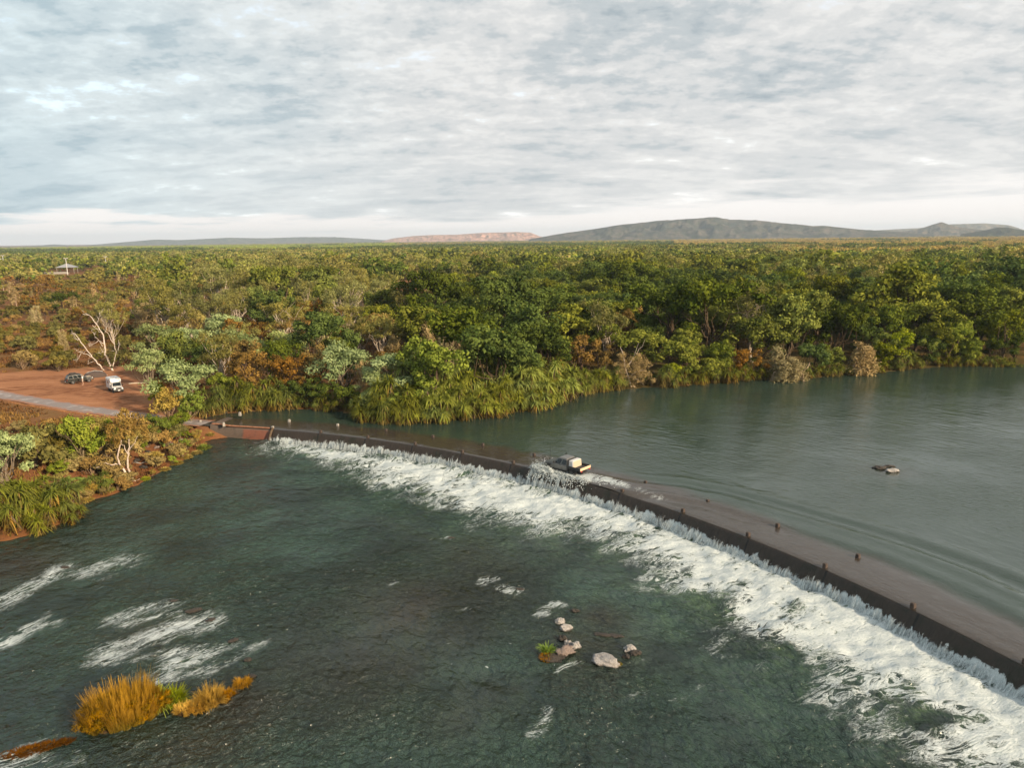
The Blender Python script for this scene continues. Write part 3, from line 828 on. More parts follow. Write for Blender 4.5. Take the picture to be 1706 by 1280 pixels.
def build_spray():
    rng = np.random.default_rng(12); W = spray_mat()
    Vs = []; Fs = []; Fd = []; n = 0
    def put(V, Fc, fade):
        nonlocal n
        Vs.append(V); Fs.append(Fc+n); Fd.append(np.broadcast_to(fade, (len(V),))); n += len(V)
    G3 = grid_faces(7, 3); T3 = np.concatenate([G3[:, [0, 1, 2]], G3[:, [0, 2, 3]]])
    t_, e_ = np.meshgrid(np.linspace(0, 1, 7), np.array((-1., 0., 1.)), indexing='ij')
    s = .3
    while s < 100:
        # jets: thin ribbons of water that leave the wall in loose fans and fall outwards
        big = .35+1.0*float(fbm(s/5.0, 1.5, 8, 3)); hg = rng.uniform(.55, 1.25)*big; wg = rng.uniform(.18, .55); og = rng.uniform(.45, 1.0)
        for k in range(int(rng.integers(12, 26))):
            u = rng.normal()*.5; h = hg*(1-.55*min(1, abs(u))**1.6)*rng.uniform(.55, 1.15); w = rng.uniform(.018, .075); o_ = og*rng.uniform(.5, 1.25)
            lean = u*.25+rng.normal()*.07
            sa = s+u*wg+lean*t_+e_*w*(1.15-.6*t_)+.05*(vnoise(t_*5+s*3+k, e_*2, 3)-.5)
            zz = LOW-.12+(h+.12)*np.sin(np.clip(t_*1.2, 0, 1)*pi/2)*np.where(t_ > .8, 1-(t_-.8)*.9, 1)
            dr = -.72-o_*(1-t_)*.75-.04*e_**2+.05*rng.normal()
            X, Y = arc(sa, R+dr)
            put(np.stack([X, Y, zz], -1).reshape(-1, 3), T3, (np.clip(1.0-.85*t_**1.3-.25*np.abs(e_), 0, 1)*rng.uniform(.55, 1.05)).ravel())
        s += rng.uniform(.28, .75)
    me = np_mesh('weir_spray', np.concatenate(Vs), np.concatenate(Fs), None, True, dict(fade=np.concatenate(Fd), flow=np.concatenate([np.c_[v_[:, 2], rs(v_[:, 0], v_[:, 1])[1], 0*v_[:, 0]] for v_ in Vs])), mat=W)
    o = link('weir_spray', me); o['kind'] = 'stuff'; o['label'] = 'row of white water jets at the foot of the weir'
    # the truck's bow wave and splash: many small drops and a few torn sheets
    Vs = []; Fs = []; Fd = []; n = 0
    def sheet(s0, s1, q0, q1, hgt, lean, fade):
        A_, Vv = np.meshgrid(np.linspace(0, 1, 15), np.linspace(0, 1, 8)); G = grid_faces(8, 15)
        nz = vnoise(A_*5+s0*3, Vv*2+q0, 4)
        ss = s0+(s1-s0)*A_+.25*(nz-.5); q = q0+(q1-q0)*A_-lean*Vv**1.4+.25*(vnoise(A_*4, Vv*4+s0, 6)-.5)
        zz = -.1+hgt*np.sin(np.pi*np.clip(.12+A_*.8, 0, 1))*Vv*(.6+.8*nz)
        X, Y = arc(ss, R+q)
        put(np.stack([X, Y, zz], -1).reshape(-1, 3), np.concatenate([G[:, [0, 1, 2]], G[:, [0, 2, 3]]]), (fade*(1.1-.7*Vv**1.5)).ravel())
    S_, Q_ = TRUCK_S, TRUCK_Q
    sheet(S_-3.6, S_+.4, Q_-1.1, Q_-1.5, .65, 1.3, .8); sheet(S_-3.8, S_-1.6, Q_-.9, Q_-2.0, .9, .7, .9); sheet(S_-3.3, S_-.2, Q_-1.0, Q_-1.15, 1.0, .9, 1.0); sheet(S_-3.5, S_-1.0, Q_-1.2, Q_-1.7, .8, .9, 1.0); sheet(S_-3.2, S_-2.8, Q_-1.1, Q_+1.0, .55, .1, .9)
    sheet(S_-1.6, S_+2.6, Q_-1.05, Q_-1.2, .5, .6, .9); sheet(S_-3.0, S_-.8, Q_+1.0, Q_+1.1, .5, -.5, .8); sheet(S_+1.2, S_+3.6, Q_-.9, Q_-.7, .35, .5, .8)
    for k in range(2400):
        u = rng.random()
        s = S_-3.1+rng.exponential(1.3) if u < .65 else S_+rng.uniform(-2.5, 4.5)
        q = Q_-1.1-abs(rng.normal())*.8
        front = np.exp(-((s-S_+2.5)/1.2)**2)
        z = abs(rng.normal())*(.14+.42*front)*np.exp(-abs(q-Q_+1.2)*.45)
        if q < -.1: z += -.5*(-q)
        r_ = rng.uniform(.010, .050)*(1 if z < .5 else .6)
        x, y = arc(s, R+q)
        V, Fc = blob(rng, (x, y, z), (r_*1.2, r_*1.2, r_), 1, .45); put(V, Fc, 1.0)
    for k in range(160):                                  # crest of the bow wave, in front of the bumper
        s = S_-2.95+rng.normal()*.25; q = Q_+rng.uniform(-1.6, 1.0); z = abs(rng.normal())*.22
        r_ = rng.uniform(.012, .05); x, y = arc(s, R+q)
        V, Fc = blob(rng, (x, y, z), (r_, r_, r_*.9), 1, .45); put(V, Fc, 1.0)
    for k in range(34):                                  # streams thrown over the lip
        s = S_+rng.uniform(-3.4, 2.4); q0 = -.05; w = rng.uniform(.06, .22); ou = rng.uniform(.5, 1.5)
        t = np.linspace(0, 1, 8); A_, Tt = np.meshgrid(np.array((-1., 0, 1.)), t); G = grid_faces(8, 3)
        X, Y = arc(s+A_*w*(1-.2*Tt)+.15*(vnoise(Tt*4+s, A_, 3)-.5), R+q0-ou*Tt-.05*A_**2)
        zz = .02-1.85*Tt**1.6+.1*np.sin(Tt*3)*rng.random()
        put(np.stack([X, Y, zz], -1).reshape(-1, 3), np.concatenate([G[:, [0, 1, 2]], G[:, [0, 2, 3]]]), (.75-.45*np.abs(A_)+.15*Tt).ravel())
    me = np_mesh('truck_splash', np.concatenate(Vs), np.concatenate(Fs), None, True, dict(fade=np.concatenate(Fd), flow=np.concatenate([np.c_[v_[:, 2], rs(v_[:, 0], v_[:, 1])[1], 0*v_[:, 0]] for v_ in Vs])), mat=W)
    o = link('truck_splash', me); o['kind'] = 'stuff'; o['label'] = 'white splash of water pushed up by the truck'

# ---- hills
def hill(name, px_py, D, depth, c0, c1, seed, base=0.0, rough=1.0):
    pts = []
    for px, py in px_py:
        # height at distance D that reaches this line
        x = (px-853)/F; y = (640-py)/F; c, s = cos(ROLL), sin(ROLL)
        xr = x*c+y*s; yr = -x*s+y*c
        fw = cos(PITCH)+yr*sin(PITCH); up = -sin(PITCH)+yr*cos(PITCH)
        k = D/hypot(xr, fw)
        pts.append((atan2(xr, fw), max(0, H+up*k)))
    pts = np.array(pts)
    az = np.linspace(pts[0, 0]-.02, pts[-1, 0]+.02, 420); t = np.linspace(0, 1, 46)
    hh = np.interp(az, pts[:, 0], pts[:, 1], 0, 0)
    k = np.ones(5)/5; hh = np.convolve(np.pad(hh, 2, 'edge'), k, 'valid')
    A_, T = np.meshgrid(az, t)
    Dd = D+(T-.55)*depth
    env = np.where(T < .55, sstep(0, .55, T), sstep(1.15, .55, T))
    X = np.sin(A_)*Dd; Y = np.cos(A_)*Dd
    sc = depth*.11
    rid = 1-np.abs(2*fbm(X/sc, Y/sc, seed, 5)-1)
    fine = fbm(X/sc*3.5, Y/sc*3.5, seed+9, 4)
    rel = env*(1+rough*(1-env)*(rid-.6)*2.2)+.22*rough*(rid-.7)*env*(1-env)*4+.10*rough*(fine-.5)*env*(1-env*.6)
    Z = hh[None]*np.clip(rel, 0, 1.03)-3*(1-env)
    me = np_mesh(name, np.c_[X.ravel(), Y.ravel(), Z.ravel()], grid_faces(len(t), len(az)), None, True)
    def b(nt, N):
        tc = N('ShaderNodeNewGeometry').outputs['Position']
        n = noise(N, tc, 9/depth*1.5, 7, .65); n2 = noise(N, tc, .03, 6, .75)
        c = mix(N, ssn(N, n, .36, .64), c0, c1)
        c = mix(N, mth(N, 'MULTIPLY', ssn(N, n2, .47, .60), .85), c, (.03, .038, .018))
        return N('ShaderNodeBsdfDiffuse', _Color=c).outputs[0]
    return structure(name, me, [mat(name+'_rock', b)])

def build_hills():
    hill('main_range', [(880,399),(930,390),(980,383),(1040,374),(1100,368),(1170,364),(1190,362),(1215,366),(1260,367),(1300,372),(1340,375),(1355,377),(1370,376),(1400,379),(1440,383),(1500,386),(1560,392)], 5000, 1500, (.040, .048, .040), (.115, .098, .078), 5)
    hill('dark_foothill', [(1600,390),(1640,384),(1662,379),(1680,379),(1700,383),(1760,391)], 4300, 600, (.025, .032, .020), (.06, .055, .035), 9)
    hill('peaked_hill', [(1480,389),(1530,382),(1555,374),(1568,370),(1580,374),(1600,379),(1640,383),(1700,388)], 6000, 1100, (.05, .05, .035), (.17, .125, .085), 15)
    hill('right_far_range', [(1400,390),(1440,385),(1490,382),(1530,380),(1580,374),(1640,372),(1680,375),(1706,383),(1800,388)], 8200, 1500, (.09, .08, .06), (.20, .16, .11), 19)
    hill('left_far_range', [(-200,413),(0,412),(40,411),(90,407),(130,410),(200,404),(260,399),(300,400),(380,396),(440,397),(500,395),(560,395),(610,398),(640,400),(760,400)], 9500, 1500, (.07, .075, .06), (.13, .12, .09), 25)
    hill('red_mesa', [(630,404),(655,397),(690,393),(720,391.5),(760,391),(800,388),(860,386.5),(884,387.5),(900,394),(940,399)], 8000, 1100, (.30, .16, .115), (.52, .30, .22), 29, rough=.7)

# ---- sky, sun, air, camera
SUN_AZ = math.atan2(.76, -.65); SUN_EL = radians(22)       # measured from +Y towards +X: low, from the right and a little behind
def build_sky():
    w = bpy.data.worlds.new('World'); SC.world = w; w.use_nodes = True
    nt = w.node_tree; nt.nodes.clear(); N = lambda t, **k: _node(nt, t, **k)
    out = N('ShaderNodeOutputWorld')
    g = N('ShaderNodeTexCoord').outputs['Generated']
    xyz = N('ShaderNodeSeparateXYZ', _0=g)
    zc = mth(N, 'ADD', mth(N, 'MAXIMUM', xyz.outputs[2], 0.0), .22)
    u = mth(N, 'DIVIDE', xyz.outputs[0], zc); v = mth(N, 'DIVIDE', xyz.outputs[1], zc)
    p = N('ShaderNodeCombineXYZ', _0=u, _1=v).outputs[0]
    M = lambda sx, sy, ro, lo: N('ShaderNodeMapping', _Vector=p, _Scale=(sx, sy, 1), _Rotation=(0, 0, ro), _Location=lo).outputs[0]
    big = noise(N, M(1, 1, .2, (5, 1, 0)), 1.1, 4, .55)
    mid = noise(N, M(.8, 1.25, -.25, (2, 9, 0)), 4.4, 8, .60, .1)
    fin = noise(N, M(1, 1, 0, (3, 7, 0)), 15, 7, .6, .1)
    puf = N('ShaderNodeTexVoronoi', feature='SMOOTH_F1', _Vector=M(.9, 1.1, .1, (1, 2, 0)), _Scale=13.0).outputs['Distance']
    hi = ssn(N, xyz.outputs[2], .03, .20)                       # mottling overhead, long bands low down
    lay = noise(N, N('ShaderNodeMapping', _Vector=p, _Scale=(.7, 2.4, 1), _Rotation=(0, 0, -.12), _Location=(4, 2, 0)).outputs[0], 2.6, 6, .55, .15)
    val = mth(N, 'ADD', mth(N, 'MULTIPLY', big, .38), mth(N, 'MULTIPLY', mid, .36))
    val = mth(N, 'ADD', val, mth(N, 'MULTIPLY', lay, .30))
    val = mth(N, 'ADD', val, mth(N, 'MULTIPLY', mth(N, 'SUBTRACT', fin, .5), mth(N, 'MULTIPLY_ADD', hi, .28, c=.09)))
    val = mth(N, 'ADD', val, mth(N, 'MULTIPLY', mth(N, 'SUBTRACT', .38, puf), mth(N, 'MULTIPLY', hi, .10)))
    cr = N('ShaderNodeValToRGB', _0=val); e = cr.color_ramp; e.interpolation = 'EASE'
    e.elements[0].position = .32; e.elements[0].color = (.245, .285, .308, 1)
    e.elements[1].position = .70; e.elements[1].color = (.84, .82, .795, 1)
    for pos, c in ((.42, (.335, .362, .376, 1)), (.50, (.432, .438, .438, 1)), (.58, (.505, .502, .492, 1))):
        q = e.elements.new(pos); q.color = c
    blue = mix(N, mth(N, 'MULTIPLY', ssn(N, mth(N, 'ADD', xyz.outputs[0], mth(N, 'MULTIPLY', big, .3)), .15, -.5), .9), cr.outputs[0], mix(N, 1.0, cr.outputs[0], (.80, .96, 1.03), 'MULTIPLY'))
    # pale clear strip under the cloud edge, deeper towards the right
    edge = mth(N, 'MULTIPLY_ADD', ssn(N, xyz.outputs[0], -.45, .7), .036, c=.022)
    st = noise(N, N('ShaderNodeMapping', _Vector=g, _Scale=(2.2, 2.2, 26)).outputs[0], 1.6, 6, .6, .3)
    zz = mth(N, 'ADD', xyz.outputs[2], mth(N, 'MULTIPLY', mth(N, 'SUBTRACT', st, .5), .10))
    low = ssn(N, mth(N, 'DIVIDE', zz, edge), 1.25, .75)
    cream = mix(N, ssn(N, xyz.outputs[2], .0, .05), (.68, .615, .575), (.66, .63, .605))
    col = mix(N, mth(N, 'MULTIPLY', low, .92), blue, cream)
    b1 = N('ShaderNodeBackground', _Color=col, _Strength=1.0).outputs[0]
    sky = N('ShaderNodeTexSky', sky_type='NISHITA', sun_disc=False, sun_elevation=SUN_EL, sun_rotation=SUN_AZ)
    b2 = N('ShaderNodeBackground', _Color=sky.outputs[0], _Strength=.1).outputs[0]
    cover = mth(N, 'SUBTRACT', 1.0, mth(N, 'MULTIPLY', ssn(N, val, .57, .68), mth(N, 'MULTIPLY', hi, .45)))
    nt.links.new(N('ShaderNodeMixShader', _0=cover, _1=b2, _2=b1).outputs[0], out.inputs['Surface'])
    L = bpy.data.lights.new('sun', 'SUN'); L.energy = 5.0; L.angle = radians(2.5); L.color = (1.0, .80, .56)
    o = bpy.data.objects.new('sun', L); COL.objects.link(o)
    d = Vector((sin(SUN_AZ)*cos(SUN_EL), cos(SUN_AZ)*cos(SUN_EL), sin(SUN_EL)))
    o.rotation_euler = d.to_track_quat('Z', 'Y').to_euler(); o.location = d*400

def build_haze(dens=7.5e-5):
    x0, x1, y0, y1, z0, z1 = -14000, 14000, -600, 14500, -8, 185
    V = [(x, y, z) for z in (z0, z1) for y in (y0, y1) for x in (x0, x1)]
    me = np_mesh('haze', V, [[0, 2, 3, 1], [4, 5, 7, 6], [0, 1, 5, 4], [2, 6, 7, 3], [0, 4, 6, 2], [1, 3, 7, 5]])
    m = bpy.data.materials.new('haze_air'); m.use_nodes = True; nt = m.node_tree; nt.nodes.clear()
    out = nt.nodes.new('ShaderNodeOutputMaterial'); v = nt.nodes.new('ShaderNodeVolumePrincipled')
    v.inputs['Color'].default_value = (.70, .84, 1.0, 1); v.inputs['Density'].default_value = dens; v.inputs['Anisotropy'].default_value = .1
    nt.links.new(v.outputs[0], out.inputs['Volume'])
    o = link('haze', me, None, [m]); o['kind'] = 'stuff'
    o.display_type = 'WIRE'

def build_camera():
    cam = bpy.data.cameras.new('camera'); o = bpy.data.objects.new('camera', cam); COL.objects.link(o)
    cam.sensor_fit = 'HORIZONTAL'; cam.sensor_width = 36; cam.lens = 36*F/1706; cam.clip_start = .5; cam.clip_end = 40000
    o.matrix_world = Matrix.Translation((0, 0, H)) @ Matrix.Rotation(pi/2-PITCH, 4, 'X') @ Matrix.Rotation(-ROLL, 4, 'Z')
    SC.camera = o
    SC.view_settings.view_transform = 'Standard'; SC.view_settings.look = 'None'; SC.view_settings.exposure = 0.76; SC.view_settings.gamma = 1
    SC.cycles.max_bounces = 6; SC.cycles.transparent_max_bounces = 8; SC.cycles.volume_bounces = 0
    SC.cycles.diffuse_bounces = 3; SC.cycles.glossy_bounces = 2; SC.cycles.caustics_reflective = False; SC.cycles.caustics_refractive = False
# ---------------------------------------------------------------- hard-surface helpers
def hexa(x0, x1, y, z0, z1, X0=None, X1=None, Y=None):
    """box along x whose top may be shorter and narrower than its bottom"""
    X0 = x0 if X0 is None else X0; X1 = x1 if X1 is None else X1; Y = y if Y is None else Y
    return np.array([(x0,-y,z0),(x1,-y,z0),(x1,y,z0),(x0,y,z0),(X0,-Y,z1),(X1,-Y,z1),(X1,Y,z1),(X0,Y,z1)], float)
HF = [(0,3,2,1),(4,5,6,7),(0,1,5,4),(1,2,6,5),(2,3,7,6),(3,0,4,7)]

def solid(name, hexes, m, parent, bev=.04, seg=2, smooth=True):
    bm = bmesh.new()
    for h in hexes:
        vs = [bm.verts.new(v) for v in h]
        for f in HF: bm.faces.new([vs[i] for i in f])
    if bev:
        bmesh.ops.bevel(bm, geom=list(bm.edges), offset=bev, segments=seg, affect='EDGES', clamp_overlap=True)
    bmesh.ops.recalc_face_normals(bm, faces=bm.faces)
    me = bpy.data.meshes.new(name); bm.to_mesh(me); bm.free()
    if smooth:
        me.polygons.foreach_set('use_smooth', np.ones(len(me.polygons), bool))
        try: me.set_sharp_from_angle(angle=radians(35))
        except Exception: pass
    return link(name, me, parent, [m])

def pane_on(h, face, u0, u1, v0, v1, off=.012, th=.02):
    """a thin slab lying on one face of a hexahedron; face: 'L' 'R' 'F' 'B' """
    c = {'R': (0, 1, 5, 4), 'L': (2, 3, 7, 6), 'F': (1, 2, 6, 5), 'B': (3, 0, 4, 7), 'T': (4, 5, 6, 7)}[face]
    a, b, d, e = [h[i] for i in c]
    n = np.cross(b-a, e-a); n /= np.linalg.norm(n)
    q = lambda u, v: (a*(1-u)+b*u)*(1-v)+(e*(1-u)+d*u)*v
    w = [q(u0, v0), q(u1, v0), q(u1, v1), q(u0, v1)]
    return np.array([x+n*(off-th) for x in w]+[x+n*off for x in w])

def lathe(name, prof, m, parent, loc, axis='Y', n=20, rot=None):
    V = []; Fc = []
    for r, h in prof:
        for k in range(n):
            a = 2*pi*k/n
            V.append((r*cos(a), h, r*sin(a)) if axis == 'Y' else (r*cos(a), r*sin(a), h))
    for i in range(len(prof)-1):
        for k in range(n): Fc.append((i*n+k, i*n+(k+1) % n, (i+1)*n+(k+1) % n, (i+1)*n+k))
    me = np_mesh(name, V, Fc, None, True)
    bm = bmesh.new(); bm.from_mesh(me); bmesh.ops.recalc_face_normals(bm, faces=bm.faces); bm.to_mesh(me); bm.free()
    o = link(name, me, parent, [m]); o.location = loc
    return o

def rod(name, pts, r, m, parent, sides=6):
    A = Acc(); A.tube(pts, r, (.1, .1, .1), sides)
    o = link(name, A.mesh(name, m, True), parent); return o

def wheel(parent, x, y, r, M, w=.26):
    t = lathe('tyre', [(r*.55, -w/2), (r*.92, -w/2), (r, -w*.32), (r, w*.32), (r*.92, w/2), (r*.55, w/2)], M['rubber'], None, (0, 0, 0))
    o = empty('wheel', (x, y, r)); o.parent = parent
    t.parent = o
    q = lathe('rim', [(.01, w*.30), (r*.16, w*.36), (r*.30, w*.24), (r*.50, w*.30), (r*.58, w*.46)], M['rim'], o, (0, 0, 0))
    q2 = q.copy(); COL.objects.link(q2); q2.rotation_euler = (0, 0, pi)
    q2.name = 'rim'; q2.parent = o
    return o

MT = {}
def vehicle_mats():
    MT.update(rubber=plain('rubber', (.025, .024, .023), .85), rim=plain('rim_metal', (.09, .09, .09), .5, .4), glass=plain('dark_glass', (.012, .016, .018), .06, var=.02),
              black=plain('black_plastic', (.022, .022, .023), .55), parkwall=plain('park_wall', (.27, .25, .225), .85), grey=plain('grey_paint', (.165, .165, .16), .32, .35, dirt=(.085, .065, .05)), white=plain('white_paint', (.52, .52, .515), .35, dirt=(.55, .40, .30)),
              cream=plain('cream_and_lit_end', (.42, .34, .25), .8), dkgreen=plain('black_paint', (.020, .024, .022), .3, dirt=(.075, .05, .035)), lamp=plain('lamp_lens', (.75, .76, .74), .12), red=plain('tail_lens', (.35, .02, .015), .2),
              steel=plain('bare_steel', (.45, .44, .42), .38, .7), dark_load=plain('dark_canvas', (.035, .03, .028), .9), plate=plain('number_plate', (.8, .8, .78), .4, var=.04), board=plain('sunlit_board', (.50, .38, .25), .7),
              deckm=plain('tray_deck', (.030, .030, .030), .7), skin=plain('skin', (.42, .25, .17), .6), shirt=plain('pale_shirt', (.66, .60, .60), .9), whitecloth=plain('white_cotton', (.70, .69, .67), .9), shorts=plain('dark_shorts', (.05, .03, .035), .9), tan=plain('tan_shorts', (.36, .30, .25), .9),
              hair=plain('dark_hair', (.02, .015, .012), .7), roof=plain('sheet_roof', (.26, .26, .27), .5, .1), concrete=plain('concrete', (.29, .27, .24), .85, dirt=(.10, .06, .04)), rust=plain('stained_concrete', (.055, .038, .030), .9, var=.3, dirt=(.03, .022, .018)), pole=plain('galvanised', (.55, .54, .52), .5, .2),
              canvas=plain('brown_canvas', (.06, .042, .035), .9))

def build_truck(x, y, z, rz):
    M = MT
    o = empty('pickup_truck', (x, y, z), rz, 1.0); tag(o, 'grey dual-cab pickup truck splashing along the flooded causeway, white box on its tray', 'truck')
    low = hexa(-.85, 1.12, .88, .48, 1.10, -.85, 1.10, .90)
    hood = hexa(1.05, 2.42, .86, .52, 1.06, 1.10, 2.32, .78); hood[5][2] = hood[6][2] = .98; hood[4][2] = hood[7][2] = 1.14
    body = solid('body', [low, hood], M['grey'], o, .06, 3)
    cabh = hexa(-.82, 1.12, .87, 1.09, 1.78, -.74, .42, .70)
    cab = solid('cab', [cabh], M['grey'], o, .07, 3)
    solid('windscreen', [pane_on(cabh, 'F', .07, .93, .08, .90)], M['glass'], o, .008, 1)
    solid('rear_window', [pane_on(cabh, 'B', .12, .88, .25, .85)], M['glass'], o, .008, 1)
    for f in 'LR':
        a, b = ((.07, .40), (.47, .86)) if f == 'R' else ((.60, .93), (.14, .53))
        solid('side_window', [pane_on(cabh, f, *a, .10, .84)], M['glass'], o, .008, 1)
        solid('side_window', [pane_on(cabh, f, *b, .10, .84)], M['glass'], o, .008, 1)
    sg = 1
    for sg in (-1, 1):
        solid('side_step', [hexa(-.8, 1.0, .06, .40, .48)+np.array((0, sg*.92, 0))], M['black'], o, .02)
        m = solid('mirror', [hexa(.78, .90, .10, 1.13, 1.36)+np.array((0, sg*1.03, 0))], M['black'], o, .03)
        solid('headlight', [hexa(2.30, 2.43, .15, .80, .96)+np.array((0, sg*.62, 0))], M['lamp'], o, .03)
        solid('wheel_arch', [hexa(1.28, 2.24, .06, .80, .92, 1.45, 2.08)+np.array((0, sg*.90, 0))], M['black'], o, .03)
        h = solid('door_handle', [hexa(.02, .18, .02, .93, .97)+np.array((0, sg*.905, 0))], M['black'], o, .01, 1)
        solid('tail_light', [hexa(-2.72, -2.66, .12, .70, .80)+np.array((0, sg*.72, 0))], M['red'], o, .01, 1)
        for wx in (1.76, -1.42): wheel(o, wx, sg*.78, .39, M)
    solid('grille', [hexa(2.36, 2.44, .44, .66, .94)], M['black'], o, .02)
    A = [[(2.62, -.82, .45), (2.70, -.72, .62), (2.70, .72, .62), (2.62, .82, .45)], [(2.66, -.34, .45), (2.74, -.32, 1.12), (2.74, .32, 1.12), (2.66, .34, .45)]]
    bb = solid('bull_bar', [hexa(2.42, 2.66, .86, .44, .64)], M['black'], o, .05)
    rod('hoop', A[1], .035, M['steel'], bb)
    solid('chassis', [hexa(-2.60, 2.2, .42, .36, .60)], M['black'], o, .03)
    tray = solid('tray', [hexa(-2.66, -.92, .94, .80, .90)], M['deckm'], o, .015, 1)
    for sg in (-1, 1): solid('side_board', [hexa(-2.63, -.94, .02, .90, 1.14)+np.array((0, sg*.93, 0))], M['deckm'], tray, .01, 1)
    solid('tailboard', [hexa(-2.70, -2.665, .93, .84, 1.14)], M['board'], tray, .01, 1)  # warm sun on the tailboard is put into its pale colour
    solid('headboard', [hexa(-.94, -.90, .90, .90, 1.70)], M['black'], tray, .01, 1)
    for sg in (-1, 1): solid('mud_flap', [hexa(-1.92, -1.88, .18, .22, .80)+np.array((0, sg*.74, 0))], M['black'], o, .008, 1)
    rod('snorkel', [(1.15, -.90, 1.02), (.95, -.91, 1.3), (.55, -.80, 1.78), (.52, -.78, 1.92)], .045, M['black'], o)
    rod('antenna', [(2.60, -.55, .6), (2.58, -.56, 1.5), (2.54, -.57, 2.55)], [.02, .015, .01], M['black'], o)
    # the box it carries
    b = empty('cargo_box', (x, y, z), rz); tag(b, 'white box with sunlit warmth painted on its end, standing behind the cab on the truck tray', 'box')
    bh = hexa(-1.62, -.99, .80, .905, 1.68, -1.57, -1.0, .74)
    solid('shell', [bh], M['white'], b, .05, 3)
    solid('lit_end_panel', [pane_on(bh, 'B', .04, .96, .05, .95, .02, .03)], M['cream'], b, .01, 1)  # end face coloured as if in warm sun; the box itself is white
    solid('side_panel', [pane_on(bh, 'R', .06, .94, .08, .92, .012, .02)], M['white'], b, .006, 1)
    solid('side_panel', [pane_on(bh, 'L', .06, .94, .08, .92, .012, .02)], M['white'], b, .006, 1)
    return o

def build_van(x, y, z, rz):
    M = MT
    o = empty('camper_van', (x, y, z), rz, .86); tag(o, 'white camper van with a boxy raised body parked on the red dirt clearing', 'camper van')
    box = hexa(-2.55, .35, 1.0, .62, 2.62, -2.50, .62, .96)
    solid('camper_body', [box, hexa(.30, .95, .94, 1.92, 2.58, .30, .70, .92)], M['white'], o, .09, 3)
    low = hexa(.30, 1.35, .84, .50, 1.15, .30, 1.33, .86); hood = hexa(1.28, 2.40, .82, .58, 1.12, 1.30, 2.32, .74); hood[5][2] = hood[6][2] = 1.02
    solid('cab_body', [low, hood], M['white'], o, .06, 3)
    cab = hexa(.25, 1.34, .84, 1.13, 1.90, .25, .92, .74)
    solid('cab', [cab], M['white'], o, .05, 2)
    solid('windscreen', [pane_on(cab, 'F', .06, .94, .08, .92)], M['glass'], o, .008, 1)
    for f in 'LR':
        u = (.30, .88) if f == 'R' else (.12, .70)
        solid('side_window', [pane_on(cab, f, *u, .1, .85)], M['glass'], o, .008, 1)
        solid('camper_window', [pane_on(box, f, .38, .62, .45, .68)], M['glass'], o, .008, 1)
    for sg in (-1, 1):
        solid('headlight', [hexa(2.33, 2.42, .12, .80, .98)+np.array((0, sg*.60, 0))], M['lamp'], o, .02)
        solid('mirror', [hexa(1.0, 1.12, .10, 1.2, 1.45)+np.array((0, sg*1.02, 0))], M['black'], o, .02)
        for wx in (1.70, -1.35): wheel(o, wx, sg*.76, .40, M)
        solid('wheel_arch', [hexa(1.24, 2.18, .07, .80, .92, 1.4, 2.0)+np.array((0, sg*.86, 0))], M['black'], o, .02)
    solid('grille', [hexa(2.36, 2.43, .46, .74, .98)], M['black'], o, .02)
    bp = solid('bumper', [hexa(2.40, 2.62, .86, .42, .72)], M['black'], o, .04)
    solid('number_plate', [hexa(2.625, 2.645, .19, .50, .62)], M['plate'], bp, .004, 1)
    rod('hoop', [(2.5, -.5, .6), (2.62, -.48, 1.05), (2.62, .48, 1.05), (2.5, .5, .6)], .035, M['black'], bp)
    solid('chassis', [hexa(-2.4, 2.2, .5, .40, .64)], M['black'], o, .03)
    solid('roof_hatch', [hexa(-1.4, -.7, .35, 2.60, 2.70)], M['white'], o, .03)
    rod('awning', [(-2.2, -1.03, 2.42), (.3, -1.03, 2.42)], .07, M['white'], o, 8)
    return o

